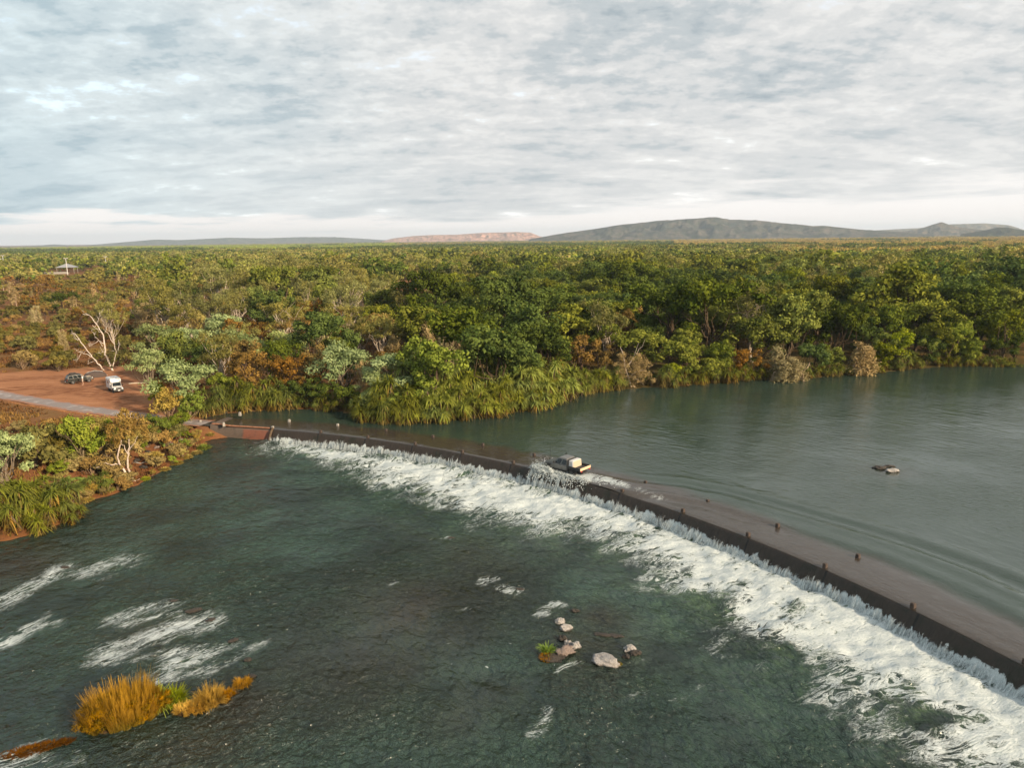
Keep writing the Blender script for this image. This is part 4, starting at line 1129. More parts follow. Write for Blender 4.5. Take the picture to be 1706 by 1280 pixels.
def build_wagon(x, y, z, rz):
    M = MT
    o = empty('offroad_wagon', (x, y, z), rz, .84); tag(o, 'black four-wheel-drive wagon with loaded roof rack parked beside the dead white tree', 'car')
    low = hexa(-2.35, 1.2, .90, .50, 1.12, -2.32, 1.18, .92); hood = hexa(1.15, 2.40, .88, .56, 1.10, 1.18, 2.30, .80); hood[5][2] = hood[6][2] = 1.02
    solid('body', [low, hood], M['dkgreen'], o, .07, 3)
    cab = hexa(-2.28, 1.15, .89, 1.11, 1.84, -2.05, .40, .74)
    solid('cabin', [cab], M['dkgreen'], o, .07, 3)
    solid('windscreen', [pane_on(cab, 'F', .07, .93, .08, .9)], M['glass'], o, .008, 1)
    solid('rear_window', [pane_on(cab, 'B', .12, .88, .2, .85)], M['glass'], o, .008, 1)
    for f in 'LR':
        for u in ((.05, .30), (.34, .58), (.62, .86)):
            if f == 'L': u = (1-u[1], 1-u[0])
            solid('side_window', [pane_on(cab, f, *u, .12, .84)], M['glass'], o, .008, 1)
    for sg in (-1, 1):
        solid('tail_light', [hexa(-2.40, -2.34, .07, .80, 1.05)+np.array((0, sg*.78, 0))], M['red'], o, .01, 1)
        solid('headlight', [hexa(2.31, 2.42, .14, .80, .96)+np.array((0, sg*.64, 0))], M['lamp'], o, .02)
        solid('mirror', [hexa(.75, .87, .1, 1.15, 1.36)+np.array((0, sg*1.04, 0))], M['black'], o, .02)
        for wx in (1.66, -1.36): wheel(o, wx, sg*.80, .40, M)
    solid('rear_bumper', [hexa(-2.52, -2.33, .90, .46, .68)], M['black'], o, .04)
    solid('spare_cover', [hexa(-2.52, -2.36, .33, .72, 1.36)], M['black'], o, .1, 3)
    solid('number_plate', [hexa(-2.54, -2.525, .19, .50, .62)], M['plate'], o, .003, 1)
    solid('front_bumper', [hexa(2.38, 2.60, .88, .44, .68)], M['black'], o, .04)
    solid('bonnet_panel', [hexa(1.35, 2.2, .62, 1.125, 1.165, 1.35, 2.2, .6)+np.array([(0, 0, -.0)]*8)], M['cream'], o, .015, 1)
    rk = solid('roof_rack', [hexa(-1.9, .3, .70, 1.90, 1.95)], M['black'], o, .015, 1)
    l = empty('roof_load', (x, y, z), rz, .84); tag(l, 'dark canvas bundle strapped on the roof rack of the black wagon', 'luggage')
    solid('bundle', [hexa(-1.75, -.2, .58, 1.952, 2.26, -1.6, -.35, .46)], M['dark_load'], l, .12, 4)
    solid('strap', [hexa(-1.3, -1.24, .60, 1.955, 2.275, -1.3, -1.24, .47), hexa(-.70, -.64, .60, 1.955, 2.275, -.70, -.64, .47)], M['black'], l, .01, 1)
    return o

# ---- people: one skinned body, clothing as children
def skin_obj(name, verts, edges, radii, m, parent, root=0, sub=2):
    me = bpy.data.meshes.new(name); me.from_pydata(verts, edges, [])
    o = link(name, me, parent, [m])
    md = o.modifiers.new('skin', 'SKIN'); md.use_smooth_shade = True
    for i, r in enumerate(radii):
        v = me.skin_vertices[0].data[i]; v.radius = (r, r) if not isinstance(r, tuple) else r; v.use_root = (i == root)
    s = o.modifiers.new('sub', 'SUBSURF'); s.levels = sub; s.render_levels = sub
    return o

def build_person(x, y, z, rz, label, shirt, shorts, walk=.22, height=1.72):
    o = empty('person', (x, y, z), rz, height/1.72); tag(o, label, 'person')
    V = [(0,0,.93),(0,.01,1.10),(0,.0,1.30),(0,-.01,1.44),(0,.01,1.53),(0,.03,1.60),(0,.02,1.69)]
    Rr = [(.15,.11),(.13,.10),(.16,.11),(.10,.08),.055,(.080,.095),(.055,.065)]
    E_ = [(0,1),(1,2),(2,3),(3,4),(4,5),(5,6)]
    def add(p, r, par):
        V.append(p); Rr.append(r); E_.append((par, len(V)-1)); return len(V)-1
    hands = []
    for sg in (-1, 1):
        st = sg*walk
        a = add((sg*.10, 0, .86), .085, 0); b = add((sg*.10, st*.55+.03, .49), .06, a); c = add((sg*.10, st, .12), .042, b); add((sg*.10, st+.02, .04), .04, c); add((sg*.11, st+.17, .03), .034, len(V)-1)
        a = add((sg*.19, 0, 1.39), .058, 3); b = add((sg*.25, -st*.5-.02, 1.12), .043, a); c = add((sg*.25, -st*.8+.06, .88), .032, b)
        p = add((sg*.25, -st*.85+.08, .80), (.022, .038), c); hands.append((sg, V[p]))
    for i in range(5, 7): pass
    skin_obj('body', V, E_, Rr, MT['skin'], o)
    for sg, h in hands:                                        # five short bent fingers on each palm
        for k in range(5):
            dx = (k-1.5)*.018
            b = np.array(h)+np.array((0, dx, -.02)); L = (.075, .085, .08, .065, .055)[k] if k < 4 else .055
            if k == 4: pts = [tuple(np.array(h)+np.array((-sg*.01, .03, .02))), tuple(np.array(h)+np.array((-sg*.03, .05, -.01))), tuple(np.array(h)+np.array((-sg*.035, .055, -.04)))]
            else: pts = [tuple(b), tuple(b+np.array((-sg*.006, .005, -L*.55))), tuple(b+np.array((-sg*.025, .008, -L)))]
            skin_obj('finger', pts, [(0, 1), (1, 2)], [.009, .0085, .007], MT['skin'], o, sub=1)
    # shirt over torso and upper arms, shorts over hips and thighs, hair, shoes
    sv = [(0,0,.98),(0,.01,1.12),(0,0,1.30),(0,-.01,1.43),(-.19,0,1.39),(.19,0,1.39),(-.24,walk*.4-.02,1.18),(.24,-walk*.4-.02,1.18)]
    skin_obj('shirt', sv, [(0,1),(1,2),(2,3),(3,4),(3,5),(4,6),(5,7)], [(.17,.13),(.155,.12),(.18,.13),(.115,.095),.075,.075,.062,.062], shirt, o)
    pv = [(0,0,1.0),(0,0,.92),(-.10,0,.84),(.10,0,.84),(-.10,-walk*.45+.02,.56),(.10,walk*.45+.02,.56)]
    skin_obj('shorts', pv, [(0,1),(1,2),(1,3),(2,4),(3,5)], [(.165,.125),(.165,.125),.105,.105,.085,.085], shorts, o)
    skin_obj('hair', [(0,.0,1.60),(0,-.005,1.68),(0,.03,1.725)], [(0,1),(1,2)], [(.080,.075),(.090,.10),(.06,.07)], MT['hair'], o)
    A = Acc()
    face = empty('face', (0, 0, 0)); face.parent = o
    for nm, c, r, m in (('eye', (-.03, .118, 1.615), .011, MT['hair']), ('eye', (.03, .118, 1.615), .011, MT['hair']), ('nose', (0, .128, 1.59), .014, MT['skin']), ('mouth', (0, .116, 1.555), .016, MT['red']), ('ear', (-.086, .03, 1.60), .022, MT['skin']), ('ear', (.086, .03, 1.60), .022, MT['skin'])):
        Vv, Fc = ICO[1]
        q = link(nm, np_mesh(nm, Vv*np.array((1, .5, 1 if nm != 'mouth' else .4))*r+np.array(c), Fc, None, True, mat=m), face)
    return o

# ---- rocks
def rock_mat(name, c0, c1, wet):
    def b(nt, N):
        tc = N('ShaderNodeTexCoord').outputs['Object']; n = noise(N, tc, 3, 7, .65); n2 = noise(N, tc, 9, 5, .7)
        c = mix(N, n, c0, c1); c = mix(N, ssn(N, n2, .55, .7), c, wet)
        z = N('ShaderNodeSeparateXYZ', _0=N('ShaderNodeTexCoord').outputs['Generated']).outputs[2]
        c = mix(N, ssn(N, mth(N, 'ADD', z, mth(N, 'MULTIPLY', n, .3)), .74, .56), c, wet)
        bp = N('ShaderNodeBump', _Strength=1.0, _Distance=.2, _Height=n2).outputs[0]
        return N('ShaderNodeBsdfPrincipled', _Base_Color=c, _Roughness=.7, _Normal=bp).outputs[0]
    return mat(name, b)

def put_rock(x, y, z, dims, label, m, seed, rz=0, name='river_rock', group=None):
    V, Fc = ICO[4]
    n = vnoise(V[:, 0]*1.7+seed*3.1+V[:, 2], V[:, 1]*1.7-V[:, 2]*1.3+seed, seed)-.5; n2 = vnoise(V[:, 0]*4+seed, V[:, 1]*4+V[:, 2]*3, seed+1)-.5
    pl = np.round((V*2.2+seed*.37))/2.2
    n3 = np.abs(vnoise(V[:, 0]*6+seed*2+V[:, 2]*4, V[:, 1]*6-V[:, 2]*5, seed+2)-.5)+.5*np.abs(vnoise(V[:, 0]*13+V[:, 2]*9, V[:, 1]*13+V[:, 2]*11, seed+4)-.5)
    W = V*(1+.85*n+.45*n2-.32*n3)[:, None]*.80+.20*(pl-seed*.37/2.2)
    W = W*np.array(dims)
    me = np_mesh(name, W, Fc, None, False, mat=m)
    o = link(name, me); o.location = (x, y, z); o.rotation_euler = (0, 0, rz)
    tag(o, label, 'rock', group)
    return o
# ---------------------------------------------------------------- placing things
KEEP = []                                    # circles (x, y, r) kept free of the woodland
def FT(px, pytop, h):
    zg = .5
    for _ in range(5):
        q = P(px, pytop, zg+h); zg = gz(q[0], q[1])
    return float(q[0]), float(q[1])

def top_tree(kind, px, pytop, h, label, wid=1.0, keep=2.2, **k):
    h = h*1.2; x, y = FT(px, pytop, h); L = hypot(x, y)
    while float(sdf(np.array([x]), np.array([y]), SHORE)[0]) < 2.2: x += .5*x/L; y += .5*y/L
    KEEP.append((x, y, keep*wid*1.15))
    return put_tree(kind, x, y, h, label, wid=wid, **k)

def ordinal(k): return ['first', 'second', 'third', 'fourth', 'fifth', 'sixth', 'seventh', 'eighth', 'ninth', 'tenth', 'eleventh', 'twelfth', 'thirteenth', 'fourteenth', 'fifteenth'][k]

def build_posts():
    def post(x, y, z, rz, white, label, group):
        m = MT['concrete'] if white else MT['rust']
        o = empty('kerb_post', (x, y, z), rz); tag(o, label, 'post', group)
        solid('shaft', [hexa(-.17, .17, .17, -.1, .40, -.14, .14, .14)], m, o, .025)
        solid('cap', [hexa(-.16, .16, .16, .402, .46, -.12, .12, .12)], m, o, .02)
    nr = list(NEAR)
    s_last = float(rs(*NEAR[-1])[1]); nr.append(arc(s_last+7.4, R+.2))
    k = 0
    for i, q in enumerate(nr):
        r_, s_ = rs(*q); x, y = arc(s_, R+.26)
        dark = i > 0
        post(float(x), float(y), -.20, atan2(y-CY, x-CX), not dark, (f'{ordinal(i)} post from the left along the spilling lip of the causeway' if i else 'pale concrete post at the left end of the waterfall, above the wing wall'), 'posts along the causeway')
    for i, q in enumerate(FAR):
        r_, s_ = rs(*q); x, y = arc(s_, R+WID)
        post(float(x), float(y), -.18+.75*float(sstep(2., -7.5, s_)), atan2(y-CY, x-CX), i < 3, f'{ordinal(i)} post from the left along the upstream edge of the causeway', 'posts along the causeway')
    for px, py, lab in ((373, 709, 'pale post on the red kerb left of the waterfall'), (334, 701, 'pale post where the road meets the crossing beside the golden bush')):
        x, y = P(px, py, .2)
        post(float(x), float(y), gz(x, y) if px < 350 else .15, .5, True, lab, 'posts along the causeway')

def build_far_park():
    M = MT
    x, y = P(113, 456, 1.0); x = float(x); y = float(y); z = gz(x, y)
    o = empty('picnic_shelter', (x, y, z), .25, 1.1); tag(o, 'open picnic shelter with a pale pyramid roof among the far trees', 'shelter')
    KEEP.append((x, y, 14))
    A = Acc(); e = 6.6; ez = 4.6
    V = [(-e, -e*.8, ez), (e, -e*.8, ez), (e, e*.8, ez), (-e, e*.8, ez), (-.6, 0, 7.2), (.6, 0, 7.2)]
    bm = bmesh.new(); vs = [bm.verts.new(v) for v in V]
    for f in ((0, 1, 5, 4), (1, 2, 5), (2, 3, 4, 5), (3, 0, 4), (3, 2, 1, 0)): bm.faces.new([vs[i] for i in f])
    me = bpy.data.meshes.new('roof'); bm.to_mesh(me); bm.free(); link('roof', me, o, [M['roof']])
    for sx in (-1, 1):
        for sy in (-1, 1): solid('post', [hexa(-.12, .12, .12, -.2, ez-.01)+np.array((sx*5.6, sy*4.4, 0))], M['parkwall'], o, .01, 1)
    solid('table', [hexa(-1.2, 1.2, .5, .70, .78), hexa(-1.0, 1.0, .12, -.1, .695)], M['concrete'], o, .02)
    b = empty('block_wall', (x-4, y-11, z), .25, 1.0); tag(b, 'low pale wall in front of the picnic shelter', 'wall')
    solid('panel', [hexa(-9, 9, .15, -.3, 1.7)], M['parkwall'], b, .02); solid('coping', [hexa(-9.1, 9.1, .22, 1.703, 1.82)], M['parkwall'], b, .02)
    for px, pyb, pyt, lab in ((113, 459, 431, 'tall light pole standing in front of the picnic shelter'), (178, 452, 428, 'light pole among trees to the right of the picnic shelter'), (8, 452, 426, 'taller of two light poles at the left edge of the woodland'), (2, 453, 432, 'shorter of two light poles at the left edge of the woodland')):
        x, y = [float(q) for q in P(px, pyb, 1.0)]; z = gz(x, y)
        h = 1.0; 
        while proj(x, y, z+h)[1] > pyt and h < 25: h += .2
        o = empty('light_pole', (x, y, z), atan2(-x, y)); tag(o, lab, 'light pole', 'light poles of the far picnic ground')
        KEEP.append((x, y, 6))
        rod('mast', [(0, 0, -.3), (0, 0, h*.5), (0, 0, h)], [.30, .26, .20], M['pole'], o, 8)
        a = solid('lamp_arm', [hexa(-1.5, 1.5, .12, h-.15, h+.05)], M['pole'], o, .02)
        for sx in (-1, 1): solid('lamp_head', [hexa(-.45, .45, .35, h+.06, h+.45)+np.array((sx*1.0, 0, 0))], M['roof'], o, .05)

def build_vehicles():
    x, y = arc(TRUCK_S, R+TRUCK_Q); th = TH0-TRUCK_S/R
    rz = atan2(cos(th), -sin(th))
    build_truck(float(x), float(y), -.18, rz)
    x, y, z = PG(193, 652); build_van(x, y, z, -.85); KEEP.append((x, y, 5))
    x, y, z = PG(132, 638); build_wagon(x, y, z, .80); KEEP.append((x, y, 5))
    wx, wy, wz = x, y, z
    x, y, z = PG(138.5, 641.5)
    build_person(x, y, z, 2.2, 'person in white top and tan shorts standing at the side of the black wagon', MT['whitecloth'], MT['tan'], .05, 1.72)
    x, y, z = PG(219.5, 707)
    build_person(x, y, z, 1.9, 'dark-haired person in pale pink shirt and dark shorts walking on the road', MT['shirt'], MT['shorts'], .22, 1.75)
    x, y, z = PG(159, 628)
    o = empty('dome_tent', (x, y, z), .6); tag(o, 'low dark brown tent on the ground behind the black wagon', 'tent'); KEEP.append((x, y, 2.5))
    V = []; n, m = 24, 9
    for i in range(m):
        t = i/(m-1)*pi/2
        for k in range(n):
            a = k*2*pi/n; f = 1-.08*np.cos(4*a)
            V.append((2.0*cos(t)*cos(a)*f, 1.25*cos(t)*sin(a)*f, 1.15*sin(t)**.8-.05))
    Fc = [(i*n+k, i*n+(k+1) % n, (i+1)*n+(k+1) % n, (i+1)*n+k) for i in range(m-1) for k in range(n)]
    link('canopy', np_mesh('canopy', V, Fc, None, True, mat=MT['canvas']), o)
    rod('tent_pole', [(-1.95, 0, .02), (-1.2, 0, .92), (0, 0, 1.17), (1.2, 0, .92), (1.95, 0, .02)], .03, MT['pole'], o)
    # fallen pale log beside the van
    x, y, z = PG(231, 640)
    o = empty('fallen_log', (x, y, z), .15); tag(o, 'pale bleached log lying on the dirt to the right of the camper van', 'log')
    rod('stem', [(-1.6, 0, .12), (-.3, .05, .16), (1.0, -.05, .13), (2.1, .1, .1)], [.12, .14, .11, .06], MT['cream'], o)
    rod('branch', [(.2, 0, .16), (.9, .35, .3), (1.4, .6, .32)], [.06, .04, .02], MT['cream'], o)

def build_rocks():
    pale = rock_mat('pale_rock', (.22, .20, .19), (.52, .495, .475), (.035, .028, .022)); pink = rock_mat('pink_rock', (.13, .095, .08), (.33, .26, .225), (.045, .03, .02)); dark = rock_mat('dark_rock', (.022, .018, .015), (.065, .050, .038), (.012, .010, .009))
    L = [(933, 1038, .42, .32, .30, pale, 'smaller white rock of the pair farthest upstream in mid-channel'), (943, 1049, .58, .36, .34, pale, 'larger white rock of the pair farthest upstream in mid-channel'),
         (936, 1067, .40, .30, .28, dark, 'small grey rock just behind the pink rock beside the orange tuft'), (948, 1076, .34, .26, .34, pale, 'narrow white and black rock, left of two behind the pink rock'), (959, 1080, .36, .28, .42, pale, 'narrow white and black rock, right of two behind the pink rock'),
         (939, 1089, .72, .46, .40, pink, 'pinkish rock beside the orange grass tuft in mid-channel'), (1007, 1106, 1.08, .55, .48, pale, 'largest white boulder in the lower river'), (1049, 1085, .50, .32, .34, pale, 'white rock right of the largest white boulder'),
         (1059, 1091, .42, .30, .22, dark, 'low dark rock touching the white rock farthest right in mid-channel'), (1043, 1096, .34, .28, .18, dark, 'low brown rock between the white boulders'), (958, 1019, .36, .24, .14, dark, 'dark rock with white water upstream of the rock islet'),
         (1002, 1058, .8, .3, .07, dark, 'flat brown rock just awash right of the rock islet'), (1027, 1060, .6, .3, .06, dark, 'smaller flat brown rock just awash right of the rock islet'), (920, 1096, .95, .6, .16, dark, 'dark base rock under the orange grass tuft'),
         (412, 1101, .32, .24, .16, dark, 'small brown rock above the end orange tussock'), (421, 1128, .30, .2, .13, dark, 'small dark rock right of the end orange tussock'), (322, 1019, .6, .3, .14, dark, 'brown rock awash at the head of the left rapid'), (352, 1034, .4, .24, .13, dark, 'dark rock awash where the longest left rapid begins'), (290, 1002, .4, .22, .12, dark, 'dark rock at the head of the upper left rapid'), (390, 1068, .42, .24, .13, dark, 'dark rock awash at the head of the lowest rapid'), (108, 946, .5, .26, .14, dark, 'dark rock in the rapid nearest the left bank'), (865, 983, .4, .22, .12, dark, 'dark rock with a white wake in midstream'), (752, 897, .35, .2, .1, dark, 'small dark rock with white water far out in midstream')]
    for k, (px, py, a, b, c, m, lab) in enumerate(L):
        x, y = P(px, py, LOW); put_rock(float(x), float(y), LOW+c*.2, (a*.86, b*.86, c*.86), lab, m, 11+k, rz=RNG.uniform(-.4, .4))
    for px, py, a, b, c, m, lab in ((1467, 781, .75, .45, .26, dark, 'dark brown rock standing out of the upper river'), (1487, 786, .75, .42, .28, pale, 'pale rock standing out of the upper river'), (1481, 778, .85, .3, .16, dark, 'low dark rock behind the pale rock in the upper river')):
        x, y = P(px, py, 0); put_rock(float(x), float(y), c*.2, (a, b, c), lab, m, 41+int(px), rz=.2)
    k = 0
    for px, py, s, m in ((364, 724, .6, pink), (371, 719, .5, pale), (357, 728, .55, dark), (378, 716, .4, dark), (312, 738, .45, dark), (318, 731, .4, dark), (305, 745, .4, dark), (300, 735, .4, pink), (282, 752, .4, dark), (270, 760, .45, dark), (255, 768, .5, dark), (262, 748, .4, pink), (240, 781, .5, dark), (289, 742, .35, pale), (228, 770, .4, dark), (246, 756, .4, dark)):
        x, y, z = PG(px, py); put_rock(x, y, z+s*.12, (s*1.2, s*.8, s*.6), ['dark', 'pink', 'pale'][[dark, pink, pale].index(m)]+' boulder on the red bank between the leaning tree and the causeway' if k > 3 else ['pinkish boulder lowest in the rubble at the causeway end', 'pale boulder in the rubble touching the causeway end', 'dark boulder at the water below the causeway end', 'dark boulder highest in the rubble at the causeway end'][k], m, 70+k, rz=k, name='bank_rock', group='boulders on the left bank'+('' if k < 4 else ', '+['dark', 'pink', 'pale'][[dark, pink, pale].index(m)])); k += 1

def build_islets():
    def at(px, py): q = P(px, py, LOW); return float(q[0]), float(q[1])
    og = ((.10, .058, .015), (.37, .205, .050)); gr = ((.085, .13, .018), (.27, .33, .06))
    a = np.array(at(125, 1222)); b = np.array(at(285, 1178)); d = b-a; rz = atan2(d[1], d[0]); L = hypot(*d)
    c = (a+b)/2
    tussock('reed_clump', c[0], c[1], LOW, 1.75, 2.55, 11000, 'tall orange and green reed clump, largest of the river islet', ((.060, .060, .013), (.25, .155, .036)), 1.3, tip=(.52, .27, .06), w=.016, elong=L/3.3*1.25, rz=rz, arch=(.02, .45), seed=3, subs=240, leafy=120)
    for px, py, s, lab in ((262, 1178, 1.0, 'bright green grass clump at the back of the river islet'), (290, 1172, .75, 'smaller bright green grass clump between the reeds and orange tussocks')):
        x, y = at(px, py); tussock('green_clump', x, y, LOW, .85*s, 1.9*s, 520, lab, gr, 1.1, w=.026, arch=(.2, .8), seed=int(px), tip=(.30, .33, .07))
    for px, py, r, h, n, lab in ((308, 1186, .80, 1.0, 1300, 'low dull orange tussock next to the green grass clumps'), (350, 1172, 1.0, 1.35, 2200, 'round fluffy orange tussock, larger of the two at the islet end'), (330, 1180, .75, 1.05, 1200, 'brown tussock between two orange tussocks on the islet'), (378, 1160, .60, .8, 900, 'low orange tussock filling the gap before the end tussock'), (404, 1143, .66, .95, 1200, 'small round orange tussock at the very end of the islet')):
        x, y = at(px, py); tussock('orange_tussock', x, y, LOW, r, h, n, lab, og, .55, w=.013, tip=(.52, .31, .095), seed=int(px), arch=(.15, .7), subs=46)
    a = np.array(at(150, 1228)); b = np.array(at(-40, 1272)); d = b-a; c = (a+b)/2
    tussock('reed_raft', c[0], c[1], LOW, .60, .42, 3200, 'low rusty mat of dead reeds trailing left from the tall reed clump', ((.05, .028, .012), (.17, .088, .032)), .3, w=.014, elong=hypot(*d)/.55*.55, rz=atan2(d[1], d[0]), seed=8, arch=(.3, .8), mound=.25, ringk=.45, subs=150)
    x, y = at(911, 1097); tussock('orange_tussock', x, y, LOW+.06, .55, .62, 700, 'orange grass tuft on the dark rock in mid-channel', og, .5, w=.014, tip=(.42, .24, .05), seed=91, arch=(.3, .9))
    x, y = at(911, 1090); tussock('green_clump', x, y, LOW+.1, .35, 1.05, 150, 'bright green grass sprouting from the orange tuft in mid-channel', gr, .9, w=.026, seed=92, arch=(.2, .7))
    x, y = at(1031, 1109); tussock('green_clump', x, y, LOW+.05, .22, .35, 90, 'tiny yellow green tuft against the largest white boulder', ((.12, .10, .02), (.30, .24, .04)), .6, w=.016, seed=93)

def off(b, p, k):
    c = 1/sqrt(1+((b[0]-853)/F)**2)
    return ((p[0]-b[0])*k*c*c, (b[1]-p[1])*k*c)

def build_left_bank():
    # tall screw palms at the water's edge
    for k, (px, py, s, lab) in enumerate(((-35, 893, 1.3, 'screw palm cut by the left edge of the photo in the left bank clump'), (12, 884, 1.35, 'second screw palm from the left in the front of the left bank clump'), (55, 874, 1.35, 'screw palm in the middle of the front of the left bank clump'),
                                         (98, 858, 1.2, 'screw palm at the river end of the left bank clump'), (30, 862, 1.35, 'tall screw palm standing behind the front of the left bank clump'), (78, 850, 1.25, 'green topped screw palm at the back of the left bank clump'), (-10, 862, 1.3, 'screw palm at the back of the left bank clump beneath the pale green tree'))):
        x, y, z = PG(px, py); put_pan(x, y, s, lab, 'screw palms on the left bank', var=k % 6, z=max(z, LOW)-.1)
    for k, (px, py) in enumerate(((-30, 912), (18, 902), (66, 890), (108, 868))):
        x, y, z = PG(px, py); put_pan(x, y, (1.0, .95, 1.0, .85)[k], ('low screw palm at the water against the left edge', 'low screw palm leaning to the water under the front palms', 'low screw palm at the water in front of the middle palm', 'low screw palm at the river end of the left clump by the water')[k], 'screw palms on the left bank', var=(k+2) % 6, z=max(z, LOW)-.25)
    x, y, z = PG(168, 826); put_pan(x, y, .78, 'dark small screw palm just left of the leaning white tree', 'screw palms on the left bank', 2)
    def base_tree(kind, px, py, h, lab, **k):
        x, y, z = PG(px, py); KEEP.append((x, y, 2.5)); return put_tree(kind, x, y, h, lab, **k)
    base_tree('silver', 12, 828, 7.0, 'pale green tree behind the palms at the left edge', var=0)
    base_tree('silver', -30, 800, 6.2, 'pale green tree cut off by the left edge of the photo', var=2)
    base_tree('shrub', 58, 782, 4.8, 'dark olive bush on the red slope above the palms', var=1, name='olive_bush')
    base_tree('shrub', 84, 770, 3.4, 'smaller dark olive bush right of the dark bush on the slope', var=2, name='olive_bush')
    base_tree('lime', 143, 800, 7.0, 'thin yellow green tree left of the leaning white tree', var=1, wid=.8)
    base_tree('gold', 160, 772, 5.6, 'olive gold bush between the two thin yellow green trees', var=1)
    base_tree('lime', 178, 768, 5.4, 'yellow green tree just behind the leaning white tree', var=2, wid=.85)
    base_tree('gold', 285, 722, 5.2, 'golden bush beside the road, tallest at the crossing', var=0, wid=1.1, keep=None) if False else base_tree('gold', 283, 722, 6.2, 'golden bush beside the road, tallest at the crossing', var=0, wid=.95)
    base_tree('lime', 320, 712, 4.8, 'yellow green bush touching the golden bush at the crossing', var=1, wid=1.0)
    base_tree('lime', 262, 734, 3.4, 'round light green bush left of the crossing on the bank', var=2)
    base_tree('lime', 300, 731, 3.5, 'bright green bush in front of the golden bush', var=0)
    base_tree('gold', 232, 758, 3.2, 'low golden bush behind the leaning white tree', var=2)
    base_tree('straw', 275, 748, 2.3, 'dry bush on the bank below the light green bushes', var=1)
    base_tree('straw', 252, 772, 1.4, 'dry bush at the foot of the slope right of the leaning tree', var=0)
    b = (219, 803); x, y, z = PG(*b); k = hypot(hypot(x, y), H-z)/F
    O = lambda *ps: [off(b, p, k) for p in ps]
    custom_tree('leaning_tree', 'small leaning tree with forked white trunks at the left bank waterline', 0, 0, [
        (O((218, 803), (212, 790), (205, 776), (202, 766), (206, 745), (212, 728)), .16, .05), (O((221, 803), (218, 786), (217, 768), (220, 750), (224, 733)), .14, .04), (O((204, 773), (192, 771), (178, 774), (165, 772)), .09, .02),
        (O((190, 771), (180, 766), (172, 767)), .05, .015), (O((219, 755), (213, 742), (208, 735)), .06, .02), (O((218, 803), (226, 803), (233, 801)), .1, .02), (O((221, 752), (232, 738), (238, 726)), .05, .015)],
        [((222-219)*k, (803-720)*k, 1.9, 1.7, 20), ((205-219)*k, (803-735)*k, 1.2, 1.1, 8), ((238-219)*k, (803-735)*k, 1.3, 1.2, 9), ((218-219)*k, (803-705)*k, 1.1, .9, 6)],
        'gold', (.56, .47, .40), 85, (x, y, z), cols=((.16, .10, .035), (.36, .25, .105)))
    # dead branches scattered on the slope
    for k2, (px, py) in enumerate(((255, 760), (282, 745), (235, 775), (300, 742), (205, 790))):
        x, y, z = PG(px, py); o = empty('fallen_branch', (x, y, z), RNG.random()*3); tag(o, 'dry fallen branch lying on the stony red bank near the leaning tree', 'branch', 'dry branches on the bank')
        for j in range(4):
            a = RNG.random()*6.28; L = RNG.uniform(.5, 1.3); rod('stick', [(0, 0, .1), (cos(a)*L*.5, sin(a)*L*.5, .2+.1*RNG.random()), (cos(a)*L, sin(a)*L, .12+.3*RNG.random())], [.05, .035, .015], MT['concrete'], o, 4)
    # shore grasses
    for k2, (px, py, r, h, c, lab) in enumerate(((340, 752, 1.1, 1.0, 'lime', 'yellow green grass clump at the waterline below the causeway end'), (328, 762, .9, .8, 'gold', 'golden grass clump left of the yellow green clump at the waterline'), (352, 738, .7, .7, 'gold', 'golden grass clump nearest the causeway end'), (295, 778, .9, .8, 'gold', 'largest golden grass clump midway along the left shore'),
                                                 (275, 788, .8, .6, 'gold', 'low golden grass left of the largest golden shore clump'), (312, 768, .8, .7, 'gold', 'golden shore grass between larger clumps'), (243, 803, .6, .6, 'lime', 'small green tuft at the waterline right of the leaning tree'), (143, 842, 1.0, .7, 'gold', 'orange grass between the palm clump and small palm'),
                                                 (130, 852, .9, .6, 'gold', 'orange shore grass against the palm clump'), (182, 828, .7, .9, 'gold', 'golden grass below the small palm'))):
        x, y, z = PG(px, py); tussock('shore_grass', x, y, max(z, LOW+.02), r, h, 520, lab, COLS[c], .6, w=.03, tip=np.array(COLS[c][1])*1.1, seed=200+k2, soil=(.09, .05, .02), group='grass clumps along the left shore')

